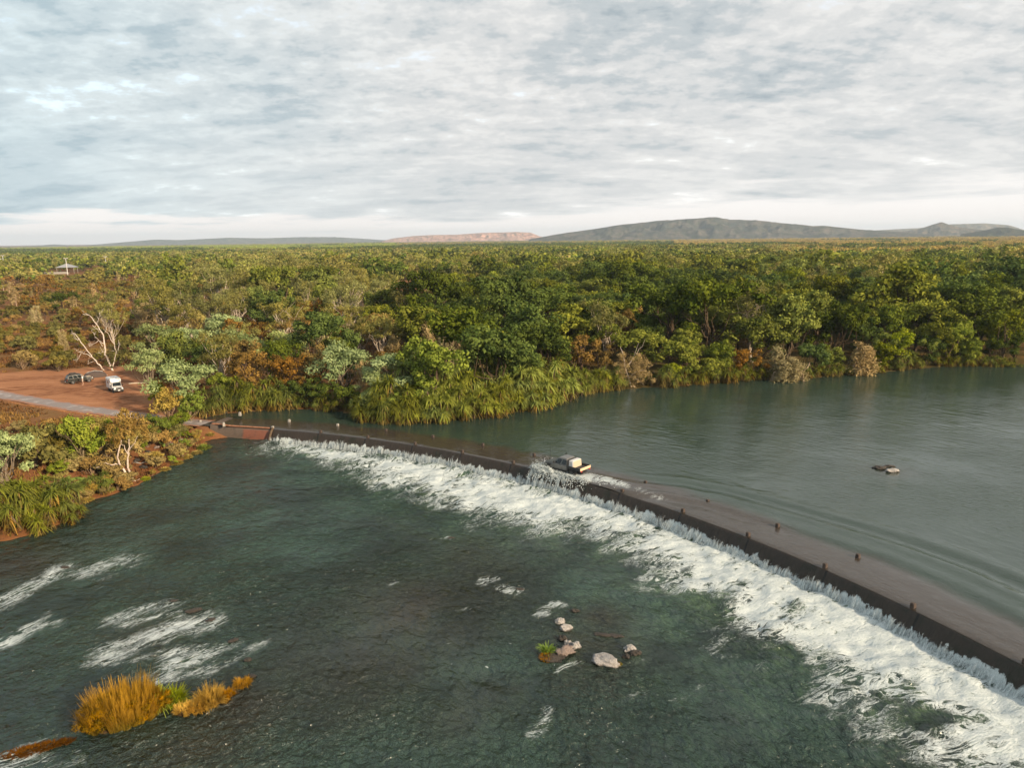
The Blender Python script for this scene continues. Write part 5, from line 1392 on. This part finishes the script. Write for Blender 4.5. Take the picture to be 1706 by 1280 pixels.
def build_bank_bushes():
    L = [(205, 770, 2.4, 'straw'), (120, 790, 2.6, 'shrub'), (105, 805, 2.2, 'gold'), (215, 745, 2.2, 'gold'), (245, 748, 2.0, 'straw'), (292, 762, 1.8, 'straw'), (262, 775, 1.7, 'gold'), (40, 760, 2.4, 'straw'), (10, 775, 2.6, 'shrub'), (188, 800, 1.8, 'straw'), (310, 752, 1.9, 'lime'), (130, 825, 2.0, 'lime'), (165, 750, 2.4, 'straw'), (330, 735, 1.7, 'gold'), (30, 722, 1.6, 'straw'), (110, 735, 1.8, 'straw'), (85, 715, 1.4, 'straw'), (200, 722, 1.6, 'gold')]
    w = dict(straw='tan dry', shrub='olive', gold='golden', lime='yellow green')
    for i, (px, py, h, kd) in enumerate(L):
        x, y, z = PG(px, py)
        where = 'just right of the leaning white tree' if 225 < px < 270 else 'between the leaning white tree and the causeway end' if px >= 270 else 'between the palm clump and the leaning white tree' if px > 95 else 'on the slope above the palm clump'
        put_tree(kd, x, y, h, f'low {w[kd]} bush {where}, {"upslope" if py < 760 else "near water"}', group=f'low {w[kd]} bushes {where}, {py < 760}'.replace(', True', ' upslope').replace(', False', ' near water'), name='bank_bush', cat='bush', wid=1.15)

    rng = np.random.default_rng(44); n = 0
    shore = np.array([P(p[0], p[1], LOW) for p in LO_PX])
    while n < 54:
        px, py = rng.uniform(95, 350), rng.uniform(712, 842)
        x, y, z = PG(px, py); d = float(sdf(np.array([x]), np.array([y]), SHORE)[0])
        if d < .3 or d > 13 or rs(x, y)[0] > R-.5: continue
        n += 1
        near = d < 3
        kd = str(rng.choice(['gold', 'lime', 'straw', 'gold'] if near else ['straw', 'gold', 'shrub', 'straw', 'lime']))
        h = rng.uniform(.8, 1.5) if near else rng.uniform(1.0, 2.3)
        lab = f'knee-high {w[kd]} bush among others '+('along the waterline' if near else 'on the slope')+' between the palm clump and causeway end'
        put_tree(kd, x, y, h, lab, group=lab, name='bank_bush', cat='bush', wid=1.3)

def build_dead_trees():
    b = (182, 618); x, y, z = PG(*b); k = hypot(hypot(x, y), H-z)/F
    KEEP.append((x, y, 2.5))
    O = lambda *ps: [off(b, p, k) for p in ps]
    custom_tree('dead_tree', 'large bleached dead tree with sprawling white limbs behind the camper van', 0, 0, [
        (O((173, 616), (168, 608), (158, 594), (147, 575), (140, 563), (133, 552), (129, 549)), .24, .06), (O((157, 593), (148, 587), (137, 582), (130, 576)), .12, .03), (O((140, 584), (135, 592), (130, 598)), .07, .02),
        (O((141, 565), (134, 560), (130, 553)), .06, .02), (O((170, 610), (160, 600), (149, 604)), .08, .03), (O((190, 622), (184, 606), (179, 590), (180, 570), (177, 552), (170, 538), (160, 525), (150, 520)), .34, .06),
        (O((178, 556), (172, 548), (164, 541)), .09, .03), (O((180, 572), (170, 566), (160, 572), (156, 575)), .12, .03), (O((176, 576), (165, 558), (161, 550)), .09, .02), (O((170, 538), (176, 530), (178, 522)), .07, .02),
        (O((188, 612), (197, 592), (196, 575), (190, 560), (181, 548)), .18, .05), (O((196, 575), (195, 555), (193, 540)), .10, .03), (O((199, 590), (203, 578), (204, 568)), .10, .04), (O((180, 586), (171, 585), (164, 586)), .07, .02)],
        [((192-182)*k, (618-594)*k, 1.7, 2.0, 16), ((186-182)*k, (618-607)*k, 2.0, 1.0, 10)], 'gum', (.56, .50, .44), 60, (x, y, z), rfac=.62, twigs=4, cols=((.055, .052, .018), (.15, .125, .05)))
    for b, P1, lab in (((297, 560), [((297, 560), (296, 545), (294, 530), (297, 512)), ((296, 540), (300, 530), (299, 522))], 'short bare white stem standing left of the brown palm-like tree'),
                       ((270, 540), [((271, 540), (268, 525), (262, 505), (260, 498)), ((270, 530), (274, 515), (273, 500))], 'forked bare white stems in the dark trees above the buff trees'),
                       ((776, 625), [((776, 625), (776, 600), (773, 575), (769, 555)), ((775, 600), (783, 585), (786, 578)), ((774, 590), (766, 575), (763, 568))], 'bare reddish dead trunk at the right end of the buff trees')):
        x, y, z = PG(*b); k = hypot(hypot(x, y), H-z)/F; KEEP.append((x, y, 1.2))
        custom_tree('bare_stem', lab, 0, 0, [([off(b, p, k) for p in br], .14-.05*j, .04) for j, br in enumerate(P1)], [], 'gum', (.58, .52, .45) if b[0] < 500 else (.33, .20, .14), base=(x, y, z))
    # bare limbs hanging over the water from the dry thicket
    b = (1050, 648); x, y, z = PG(*b); k = hypot(hypot(x, y), H-z)/F; KEEP.append((x, y, 2.5))
    O = lambda *ps: [off(b, p, k) for p in ps]
    custom_tree('dry_thicket', 'buff dry thicket with bare grey limbs leaning over the water', 0, 0, [
        (O((1052, 648), (1047, 630), (1040, 612), (1036, 590), (1032, 578)), .14, .04), (O((1048, 632), (1056, 622), (1070, 618), (1082, 624)), .09, .02), (O((1050, 640), (1040, 632), (1028, 630), (1020, 634)), .08, .02), (O((1045, 625), (1034, 622), (1024, 616)), .06, .02),
        (O((1055, 645), (1062, 652), (1064, 660)), .06, .02), (O((1046, 610), (1056, 595), (1062, 572)), .08, .02), (O((1058, 592), (1068, 578), (1072, 566)), .05, .02), (O((1052, 630), (1062, 634), (1074, 644)), .05, .015)],
        [(0, 2.6, 3.2, 2.2, 34), (-1.8, 4.6, 1.5, 2.0, 14), (1.4, 4.2, 1.8, 1.8, 14), (2.6, 1.6, 1.6, 1.4, 10)], 'buff', (.42, .36, .31), 80, (x, y, z), cols=((.17, .11, .05), (.34, .235, .13)))

def build_front_row():
    T = top_tree
    # palms on the far bank: a bright mass in the middle and ragged rows either side
    rng = np.random.default_rng(5)
    up = np.array([P(*p) for p in UP_PX]); 
    def along(px0, px1, n, depth, s, vars_, label, group, far=0.0):
        for k in range(n):
            px = px0+(px1-px0)*(k+.5)/n+rng.normal()*4
            py = np.interp(px, [p[0] for p in UP_PX][::-1], [p[1] for p in UP_PX][::-1])
            q = P(px, py); d = np.array(q)/hypot(*q)
            q = q+d*(rng.random()*depth+far+.3)
            put_pan(float(q[0]), float(q[1]), s*rng.uniform(.8, 1.2), label, group, var=int(rng.choice(vars_)))
    along(612, 690, 9, 1.5, 1.25, range(6), 'screw palm with straw skirt at the left front of the bright palm mass', 'straw skirted palms of the mass')
    along(690, 955, 18, 1.5, 1.35, [6, 7, 8, 9, 1], 'cane-like palm along the waterline of the bright palm mass', 'cane-like palms at the waterline')
    along(640, 950, 18, 2.5, 1.85, [6, 7, 8, 9], 'bright palm in the middle of the mass over the far bank', 'bright palms in the middle of the mass', 3.0)
    along(670, 915, 15, 3.5, 2.2, [6, 7, 8, 9], 'bright palm at the top of the mass over the far bank', 'bright palms at the top of the mass', 6.5)
    along(345, 470, 11, 2.2, 1.25, range(6), 'straw skirted screw palm on the shaded bank behind the left causeway end', 'palms behind the causeway end', 1.0)
    along(560, 612, 3, 2.0, .8, range(6), 'small screw palm under the pale green tree on the shaded bank', 'palms under the pale green tree', 1.0)
    along(962, 1030, 6, 2.2, 1.25, range(6), 'screw palm between the bright palm mass and the dry thicket', 'palms left of the dry thicket', .5)
    rb = np.random.default_rng(17)
    for k, (px, dpt, h, kd) in enumerate(((622, 2.5, 4.2, 'silver'), (668, 3.5, 4.0, 'lime'), (706, 2.0, 3.2, 'bright'), (735, 4.5, 4.6, 'lime'), (768, 2.2, 3.4, 'lime'), (800, 5.0, 4.8, 'bright'), (835, 2.4, 3.6, 'lime'), (868, 4.2, 4.6, 'lime'), (905, 2.4, 3.6, 'bright'), (932, 2.8, 3.2, 'lime'))):
        py = np.interp(px, [p[0] for p in UP_PX][::-1], [p[1] for p in UP_PX][::-1]); q = P(px, py); q = q*(1+dpt/hypot(*q))
        put_tree(kd, float(q[0]), float(q[1]), h, f'round {dict(silver="pale green", lime="yellow green", bright="bright green")[kd]} bush bulging through the palm mass, {ordinal(k)} such bush from the left', z=gz(float(q[0]), float(q[1]))-.4, name='round_bush', cat='bush', wid=1.35)
    along(1090, 1260, 9, 2.2, 1.15, range(6), 'screw palm on the bank right of the dry thicket', 'palms right of the dry thicket', .5)
    along(1480, 1700, 13, 1.2, .8, range(6), 'dark screw palm at the shaded foot of the right bank', 'palms on the right bank', .8)
    along(1262, 1480, 10, 1.2, .85, range(6), 'screw palm below the buff bushes on the right bank', 'palms below the buff bushes', .4)
    along(480, 560, 5, 2.0, .9, range(6), 'dark screw palm beneath the rusty trees on the shaded bank', 'palms beneath the rusty trees', .8)
    # trees that can be told apart
    T('silver', 243, 577, 6.5, 'blue green tree standing beside the camper van', var=0, wid=.8)
    T('silver', 300, 598, 7.0, 'broad pale green tree right of the camper van', var=1, wid=1.15)
    T('bright', 258, 632, 3.4, 'low green bush at the edge of the dirt clearing', var=0, name='green_bush')
    T('silver', 385, 548, 7.2, 'tall pale green tree left of the rusty trees', var=2)
    T('silver', 472, 547, 7.0, 'pale green tree above the middle of the rusty trees', var=3, wid=1.1)
    T('silver', 424, 560, 5.5, 'pale green tree between two taller pale green trees', var=0, wid=.8)
    T('brown', 412, 583, 6.6, 'rusty tree nearest the dirt clearing', var=0); T('brown', 447, 592, 6.0, 'rusty tree in the middle of the shaded bank', var=1)
    T('brown', 482, 588, 6.4, 'dark rusty tree below the pale green trees', var=2); T('brown', 520, 578, 6.5, 'rusty tree just left of the big pale green tree', var=3)
    T('bright', 362, 618, 4.4, 'bright green bush under the tall pale green tree', var=1, name='green_bush')
    T('deep', 340, 572, 6.2, 'dark tree between the broad pale green tree and rusty trees', var=2)
    T('silver', 566, 568, 8.0, 'big pale green tree at the bend of the shaded bank', var=1, wid=.95)
    T('silver', 455, 645, 2.6, 'small pale green shrub overhanging the shaded water', var=2, name='pale_green_shrub')
    T('silver', 655, 582, 7.0, 'dusty pale green tree behind the straw skirted palms', var=3, wid=1.2)
    T('silver', 625, 612, 5.0, 'lower pale green tree left of the straw skirted palms', var=0)
    T('buff', 606, 596, 6.0, 'slim buff tree at the left of the dusty pale green tree', var=1, wid=.9); T('buff', 652, 560, 6.0, 'buff tree behind the dusty pale green tree', var=2)
    T('buff', 530, 525, 8.5, 'buff tree with bare ribs rising behind the shaded bank', var=3, wid=1.1)
    T('brown', 476, 514, 6.0, 'orange brown tree under the white gum trunks', var=1); T('brown', 628, 522, 7.0, 'bright orange brown tree right of the round olive tree', var=2, wid=1.05); T('brown', 675, 506, 6.0, 'orange brown tree near the red clearing', var=3, wid=1.2)
    T('gum', 576, 508, 8.0, 'round olive tree, broadest behind the shaded bank', var=0, wid=1.2, name='olive_tree')
    T('buff', 713, 525, 9.0, 'leftmost of the tall buff trees behind the palm mass', var=0, wid=.9); T('buff', 742, 530, 9.0, 'second tall buff tree behind the palm mass', var=1, wid=.9); T('buff', 764, 522, 9.0, 'third tall buff tree behind the palm mass, beside the bare trunk', var=2, wid=.9); T('buff', 806, 543, 8.0, 'rightmost tall buff tree behind the palm mass', var=3, wid=.8)
    T('buff', 728, 590, 5.0, 'low buff tree just above the palm mass', var=2, wid=1.1)
    T('silver', 800, 570, 5.5, 'dusty green bush at the right of the tall buff trees', var=0, name='dusty_bush'); T('silver', 700, 572, 5.5, 'pale green bush under the leftmost tall buff tree', var=2, name='dusty_bush')
    T('brown', 890, 536, 7.0, 'brown olive tree behind the right end of the palm mass', var=0, wid=1.1); T('brown', 972, 556, 6.5, 'tan brown tree left of the dry thicket', var=1, wid=1.1); T('brown', 1022, 520, 7.5, 'large rusty tree above the dry thicket', var=2, wid=1.1); T('brown', 1045, 512, 7.5, 'light orange tree beside the large rusty tree', var=3, wid=.8); T('brown', 1000, 572, 5.0, 'low rusty tree left above the dry thicket', var=0)
    T('gold', 925, 530, 7.0, 'narrow tan tree between brown trees right of the palm mass', var=1, wid=.7)
    T('buff', 1250, 472, 11.0, 'tall tan tree rising over the middle of the right bank', var=2, wid=.85, keep=2.5)
    def W(kind, px, pyb, h, lab, **k):
        q = P(px, pyb, 0); KEEP.append((float(q[0]), float(q[1]), 2.2)); return put_tree(kind, float(q[0]), float(q[1]), h, lab, z=max(gz(float(q[0]), float(q[1])), -.15)-(1.7 if kind == 'buff' else .5), **k)
    W('buff', 1292, 634, 8.4, 'wide buff bush reaching over the water', var=3, wid=1.55, name='buff_bush'); W('buff', 1325, 634, 6.4, 'lower right half of the buff bushes over the water', var=1, wid=1.6, name='buff_bush')
    for n_, (px, pyb, h, kd) in enumerate(((1352, 630, 4.5, 'deep'), (1385, 627, 4.0, 'broad'), (1470, 620, 4.4, 'bright'), (1500, 616, 5.0, 'broad'), (1540, 613, 4.5, 'deep'), (1575, 611, 5.2, 'broad'), (1612, 611, 4.4, 'bright'), (1690, 608, 4.6, 'deep'), (1240, 634, 4.2, 'brown'), (1185, 640, 3.6, 'broad'), (1120, 645, 3.4, 'bright'), (490, 683, 4.2, 'deep'), (530, 683, 4.6, 'deep'), (575, 688, 4.0, 'deep'), (510, 676, 4.5, 'brown'))):
        W(kd, px, pyb-3, h*(1.45 if px > 1000 else 1.1), ('dark bush', 'green bush')[kd in ('broad', 'bright')]*(kd != 'brown')+'rusty bush'*(kd == 'brown')+' overhanging the water '+('below the rusty trees' if px < 600 else 'right of the dry thicket' if px < 1300 else 'beside the cone shaped buff bush' if px < 1460 else 'at the foot of the right bank')+', '+ordinal(n_ if n_ < 11 else n_-11)+' along its bank', name='waterside_bush', wid=1.15, cat='bush')
    W('buff', 1432, 626, 8.6, 'cone shaped buff bush standing at the right waterline', var=0, wid=1.5, name='buff_bush')
    T('brown', 1235, 545, 5.0, 'rusty bush under the tall tan tree', var=2)
    T('lime', 1500, 548, 6.5, 'yellow green tree right of the cone shaped buff bush', var=1, wid=1.0); T('lime', 1517, 500, 7.5, 'taller yellow green tree behind the right bank', var=0)
    W('deep', 1648, 605, 5.2, 'dark drooping bush at the right waterline', var=0, wid=1.2, name='dark_bush')
    T('bright', 1678, 520, 9.0, 'tall bright tree at the right edge of the bank', var=1); T('bright', 1600, 557, 7.0, 'bright tree at the waterline left of the drooping bush', var=2); T('broad', 1555, 545, 7.5, 'leafy tree at the waterline right of the yellow green tree', var=3)
    T('broad', 1385, 452, 13.0, 'tallest leafy tree over the cone shaped buff bush', var=0, wid=1.0, keep=3); T('broad', 1318, 482, 12.0, 'tall leafy tree over the wide buff bush', var=1, wid=.95, keep=3); T('broad', 1410, 500, 9.0, 'leafy tree in front of the tallest tree', var=2)
    T('broad', 1465, 488, 10.0, 'leafy tree between the tallest tree and yellow green tree', var=2); T('broad', 1190, 500, 10.0, 'broad leafy tree left of the tall tan tree', var=3, wid=1.2); T('broad', 1130, 480, 10.0, 'tall leafy tree with a visible pale limb', var=0, wid=1.2)
    T('broad', 840, 545, 7.5, 'leafy tree right of the rightmost tall buff tree', var=1); T('broad', 1150, 555, 7.0, 'leafy tree on the bank right of the large rusty tree', var=2); T('bright', 1200, 560, 6.5, 'bright leafy tree at the bank below the tall tan tree', var=0)
    # left savanna
    T('gum', 165, 485, 9.5, 'gum tree behind the large bleached dead tree', var=1, wid=1.05); T('buff', 240, 500, 8.0, 'round buff tree right of the bleached dead tree', var=1, wid=1.7); T('buff', 285, 535, 6.0, 'smaller buff tree beside the short white stem', var=2, wid=1.5)
    T('gold', 325, 515, 7.0, 'brown palm-like tree right of the short white stem', var=2, wid=.6)
    T('deep', 100, 485, 7.0, 'dark dense tree on the red savanna', var=1, wid=1.2); T('straw', 35, 585, 3.0, 'tan shrub at the back edge of the dirt clearing', var=2); T('shrub', 95, 590, 2.8, 'green shrub at the back of the clearing left of the wagon', var=3)

# ---- the woodland
def kind_for(px, py, d, rng):
    u = rng.random(); n = float(vnoise(px/90+3, d/30, 77))
    if px < 250: 
        return 'gum' if u < .40 else 'shrub' if u < .62 else 'straw' if u < .78 else 'brown' if u < .86 else 'deep' if u < .94 else 'buff'
    if px < 690 and d > 165:
        return 'gum' if u < .66 else 'broad' if u < .80 else 'deep' if u < .88 else 'brown' if u < .93 else 'shrub'
    if px < 690:
        return 'gum' if u < .30 else 'deep' if u < .55 else 'broad' if u < .74 else 'brown' if u < .88 else 'silver'
    if d > 300: return 'gum' if u < .25 else 'broad' if u < .66 else 'deep' if u < .84 else 'bright' if u < .93 else 'gold'
    t = n+.25*(u-.5)
    if t < .36: return 'deep'
    if u < .05: return 'brown'
    if u < .14: return 'gum'
    return 'broad' if t < .62 else 'bright' if u < .62 else 'broad'

def build_woodland():
    rng = np.random.default_rng(99)
    clear = np.array([PG(*p)[:2] for p in CLEAR_PX]); bare = [np.array([PG(*p)[:2] for p in b]) for b in BARE_PX]
    acc = [(k[0], k[1], k[2]) for k in KEEP]
    shel = P(113, 456, 1.0)
    cells = {}
    def near_ok(x, y, r):
        c = 6.0; i, j = int(x//c), int(y//c)
        for a in range(i-2, i+3):
            for b in range(j-2, j+3):
                for (u, v, w) in cells.get((a, b), ()):
                    if (x-u)**2+(y-v)**2 < (.5*(r+w))**2: return False
        return True
    def put(x, y, r): cells.setdefault((int(x//6), int(y//6)), []).append((x, y, r))
    for k in acc: put(k[0], k[1], min(k[2]*1.6, 11))
    # candidates in front of the camera, nearest first
    N = 42000
    dd = np.sqrt(rng.uniform(88**2, 520**2, N)); aa = rng.uniform(radians(-40), radians(40), N)
    o = np.argsort(dd); dd = dd[o]; aa = aa[o]
    X = np.sin(aa)*dd; Y = np.cos(aa)*dd
    Sd = sdf(X, Y, SHORE); Cd = sdf(X, Y, clear); Z = ground_z(X, Y)
    RD = seg_dist(X, Y, np.array([PG(*p)[:2] for p in ROAD_PX]))
    PX, PY = proj(X, Y, Z)
    Bn = np.minimum.reduce([sdf(X, Y, b) for b in bare[:2]]); B3 = sdf(X, Y, bare[2])
    LOWER = (rs(X, Y)[0] < R) | ((PX < 330) & (PY > 655))
    trees = []
    for i in range(N):
        px, py, d = PX[i], PY[i], dd[i]
        if px < -70 or px > 1780 or Sd[i] < (3.5 if px > 330 else 8) or Cd[i] < 2.5 or RD[i] < 5 or LOWER[i] or Bn[i] < 2.5: continue
        kd = kind_for(px, py, d, rng)
        if 648 < px < 748 and 498 < py < 545 and d > 150: kd = 'shrub'
        if d > 250 and 76 < px < 190 and proj(X[i], Y[i], Z[i]+9)[1] < 456: kd = 'shrub'
        big = kd in ('broad', 'deep', 'bright', 'gum')
        r = (8.2 if px > 690 else 8.4) if big else 4.4 if kd in ('shrub', 'straw') else 6.2
        if px < 250: r *= 1.15
        if d < 150: r *= .88
        if B3[i] < 0: r *= 1.15
        if not near_ok(X[i], Y[i], r): continue
        put(X[i], Y[i], r)
        h = {'broad': 8.6, 'deep': 8.4, 'bright': 7.6, 'gum': 8.8, 'brown': 6.2, 'buff': 7, 'silver': 6, 'shrub': 3.4, 'straw': 2.4, 'gold': 5.5}[kd]*rng.uniform(.68, 1.22)*(1.3 if rng.random() < .10 else 1)
        h *= 1.36 if kd not in ('shrub', 'straw') else 1.1
        if px > 1150 and d < 200: h *= 1.08
        if px < 250: h *= .74
        if 250 <= px < 690 and d < 150: h *= .72
        trees.append((d, X[i], Y[i], Z[i], px, kd, h))
    cap = {}
    far = []
    word = dict(broad='green leafy tree', deep='dark green tree', bright='bright green tree', gum='olive gum tree', brown='rusty brown tree', buff='buff dry tree', silver='pale green tree', shrub='olive shrub', straw='tan dry shrub', gold='golden tree')
    nearest = {}
    def visible(t): return 0 < proj(t[1], t[2], t[3]+t[6]*.8)[0] < 1706
    for t in trees:
        d, x, y, z, px, kd, h = t
        if d < 290 and cap.get(kd, 0) < 280 and -20 < px < 1726:
            cap[kd] = cap.get(kd, 0)+1
            zone = 'on the red savanna left of the bleached dead tree' if px < 180 else 'between the bleached dead tree and the white gum trunks' if px < 330 else 'in the open wood above the rusty trees' if px < 640 else 'around the red clearing above the tall buff trees' if px < 800 else 'in the dense wood above the palm mass' if px < 960 else 'in the dense wood above the dry thicket' if px < 1120 else 'in the wood above the tall tan tree' if px < 1280 else 'in the tall wood above the buff bushes' if px < 1450 else 'in the shaded wood at the right edge'
            row = 'front row' if d < 150 else 'middle rows' if d < 190 else 'back rows'
            size = 'small' if h < 7.5 else 'mid-sized' if h < 11 else 'tall'
            lab = f'{size} {word[kd]} {zone}, {row}'
            put_tree(kd, float(x), float(y), h, lab, group=lab, wid=rng.uniform(.85, 1.15)*(1.12 if kd in ('broad', 'deep') else 1), z=float(z)-.05, cat='shrub' if kd in ('shrub', 'straw') else 'tree')
        else: far.append(t)
    print('individual trees', sum(cap.values()), cap, 'far', len(far))
    # everything behind: one mass
    tmpl = {}
    def tm(kd, v, lod):
        k = (kd, v, lod)
        if k not in tmpl:
            hh = PROTO[kd][1]; crr = {'broad': 3.6, 'deep': 3.8, 'bright': 3.3, 'gum': 3.4, 'brown': 3.0, 'buff': 2.1, 'silver': 3.2, 'shrub': 1.6, 'straw': 1.5, 'gold': 2.4, 'lime': 2.4}[kd]
            _, c = tree_meshes(kd, 5000+v, hh, crr, lod)
            V = np.concatenate(c.V); C = np.concatenate([np.array(q) for q in c.C])
            if lod == 1:
                a = Acc(); a.tube([(0, 0, -.5), (.1, .05, hh*.3), (.0, -.1, hh*.6)], [.17, .12, .06], np.array(TRUNK[kd]), 4)
                fv = a.V[0][np.array(a.F[0]).ravel()]
                V = np.concatenate([V, fv]); C = np.concatenate([C, np.broadcast_to(np.array(TRUNK[kd]), (len(fv), 3))])
            tmpl[k] = (V.astype(np.float32), C.astype(np.float32))
        return tmpl[k]
    bV = []; bC = []
    def place(kd, v, lod, x, y, z, h, tint=1.0):
        tint = tint*(.62+.85*float(fbm(x/55, y/80, 66, 3)))*(1.0 if lod < 2 else 1.15)
        V, C = tm(kd, v, lod); s = h/PROTO[kd][1]; a = rng.random()*6.28
        c, s_ = cos(a), sin(a); w = s*rng.uniform(.9, 1.25)
        W = np.empty_like(V); W[:, 0] = (V[:, 0]*c-V[:, 1]*s_)*w+x; W[:, 1] = (V[:, 0]*s_+V[:, 1]*c)*w+y; W[:, 2] = V[:, 2]*s+z
        bV.append(W); bC.append(C*np.float32(tint)*(.70+.30*rng.random(3)*.35+.36*rng.random()).astype(np.float32))
    for d, x, y, z, px, kd, h in far: place(kd, int(rng.integers(3)), 1, x, y, z, h)
    N = 9000
    dd = np.sqrt(rng.uniform(500**2, 1300**2, N)); aa = rng.uniform(radians(-38), radians(38), N)
    X = np.sin(aa)*dd; Y = np.cos(aa)*dd; Z = ground_z(X, Y); PX, PY = proj(X, Y, Z)
    for i in range(N):
        u = rng.random(); px = PX[i]
        if dd[i] < hypot(*shel)+16 and 80 < px < 186:
            if proj(X[i], Y[i], Z[i]+2.6)[1] > 456 or px > 150: place('shrub', int(rng.integers(3)), 2, X[i], Y[i], Z[i], 2.6 if px < 150 else 4.5)
            continue
        gold = float(sstep(1150, 1350, px))*float(sstep(620, 800, dd[i]))*float(fbm(px/120, dd[i]/160, 14) > .42)  # sunlit stretch of the far plain, put into the foliage as gold
        kd = 'gold' if u < gold*.95 else ('gum' if u < .55 else 'broad' if u < .8 else 'deep') if px < 690 else ('broad' if u < .5 else 'deep' if u < .72 else 'gum')
        place(kd, int(rng.integers(3)), 2, X[i], Y[i], Z[i], rng.uniform(7, 13) if kd != 'gold' else rng.uniform(6, 9))
    N = 26000
    dd = 1300*(5200/1300)**rng.random(N); aa = rng.uniform(radians(-38), radians(38), N)
    X = np.sin(aa)*dd; Y = np.cos(aa)*dd; Z = ground_z(X, Y); PX, PY = proj(X, Y, Z)
    for i in range(N):
        u = rng.random(); px = PX[i]
        n = float(fbm(px/160, math.log(dd[i])*6, 15))
        kd = ('deep' if px < 345 and 1450 < dd[i] < 2300 else 'lime' if dd[i] > 2000 and n > .40 else 'deep' if n < .42 else 'gum') if px < 660 else ('gold' if n > .36 else 'deep') if px > 1120 else ('broad' if u < .6 else 'deep' if dd[i] < 2500 else 'gold')  # sunlight on the farthest bands is carried by gold and lime leaf colours
        place(kd, int(rng.integers(3)), 2, X[i], Y[i], Z[i], rng.uniform(6, 9.5)*(1.25 if kd == 'deep' else 1))
    V = np.concatenate(bV); C = np.concatenate(bC)
    print('woodland quads', len(V)//4)
    me = np_mesh('far_woodland', V, np.arange(len(V)).reshape(-1, 4), C, mat=FOL)
    o = link('far_woodland', me); o['kind'] = 'stuff'; o['label'] = 'woodland stretching from behind the bank to the distant hills'

def build_ground_cover():
    rng = np.random.default_rng(321)
    clear = np.array([PG(*p)[:2] for p in CLEAR_PX]); road = np.array([PG(*p)[:2] for p in ROAD_PX])
    n = 95000
    dd = np.sqrt(rng.uniform(55**2, 260**2, n)); aa = rng.uniform(radians(-40), radians(20), n)
    X = np.sin(aa)*dd; Y = np.cos(aa)*dd; Z = ground_z(X, Y); PX, PY = proj(X, Y, Z)
    ok = (PX > -80) & (PX < 760) & (PY < 960) & (sdf(X, Y, SHORE) > .6) & (sdf(X, Y, clear) > .8+2*(fbm(X/3, Y/3, 5)-.5)) & (seg_dist(X, Y, road) > 3)
    low = rs(X, Y)[0] < R
    dens = np.where(PX > 430, .25, 1)*np.where(low, .25+1.0*sstep(.35, .55, fbm(X/3, Y/3, 62)), sstep(.36, .54, fbm(X/7, Y/7, 61)))
    ok &= rng.random(n) < dens
    X, Y, Z = X[ok], Y[ok], Z[ok]; n = len(X)
    A = Acc(); per = 6
    base = np.repeat(np.c_[X, Y, Z-.03], per, 0)+rng.normal(size=(n*per, 3))*np.array((.16, .16, 0))
    out = rng.normal(size=(n*per, 3))*.45; out[:, 2] = 1
    hue = np.repeat(fbm(X/11, Y/11, 88)[:, None], per, 0); t = rng.random((n*per, 1))
    c = np.where(hue > .50, np.array((.27, .175, .078)), np.array((.17, .098, .052)))*(.40+.8*t)
    A.blades(base, out, np.repeat(rng.uniform(.3, .85, n), per), .055, rng.uniform(.1, .5, n*per), rng, c, 2, .3)
    me = A.mesh('dry_grass', FOL); o = link('dry_grass', me); o['kind'] = 'stuff'; o['label'] = 'dry reddish grass over the savanna and the left bank'
    print('grass tufts', n)
# ---------------------------------------------------------------- build
proto_extra = lambda: (TRUNK.update(gold=(.22, .15, .1), lime=(.2, .16, .1)), proto('gold', 3, 5.0, 2.4), proto('lime', 3, 5.0, 2.4))
TREENAME.update(gold='golden_bush', lime='yellow_green_bush')
q = P(931, 790, -.1); TRUCK_S = float(rs(*q)[1]); TRUCK_Q = 1.60
make_ico(); vehicle_mats()
build_protos(); proto_extra(); build_pan()
build_ground(); build_causeway(); build_water(); build_spray(); build_hills(); build_sky(); build_haze(); build_camera()
build_posts(); build_far_park(); build_vehicles(); build_rocks(); build_islets(); build_left_bank(); build_bank_bushes(); build_dead_trees(); build_front_row()
build_woodland(); build_ground_cover()
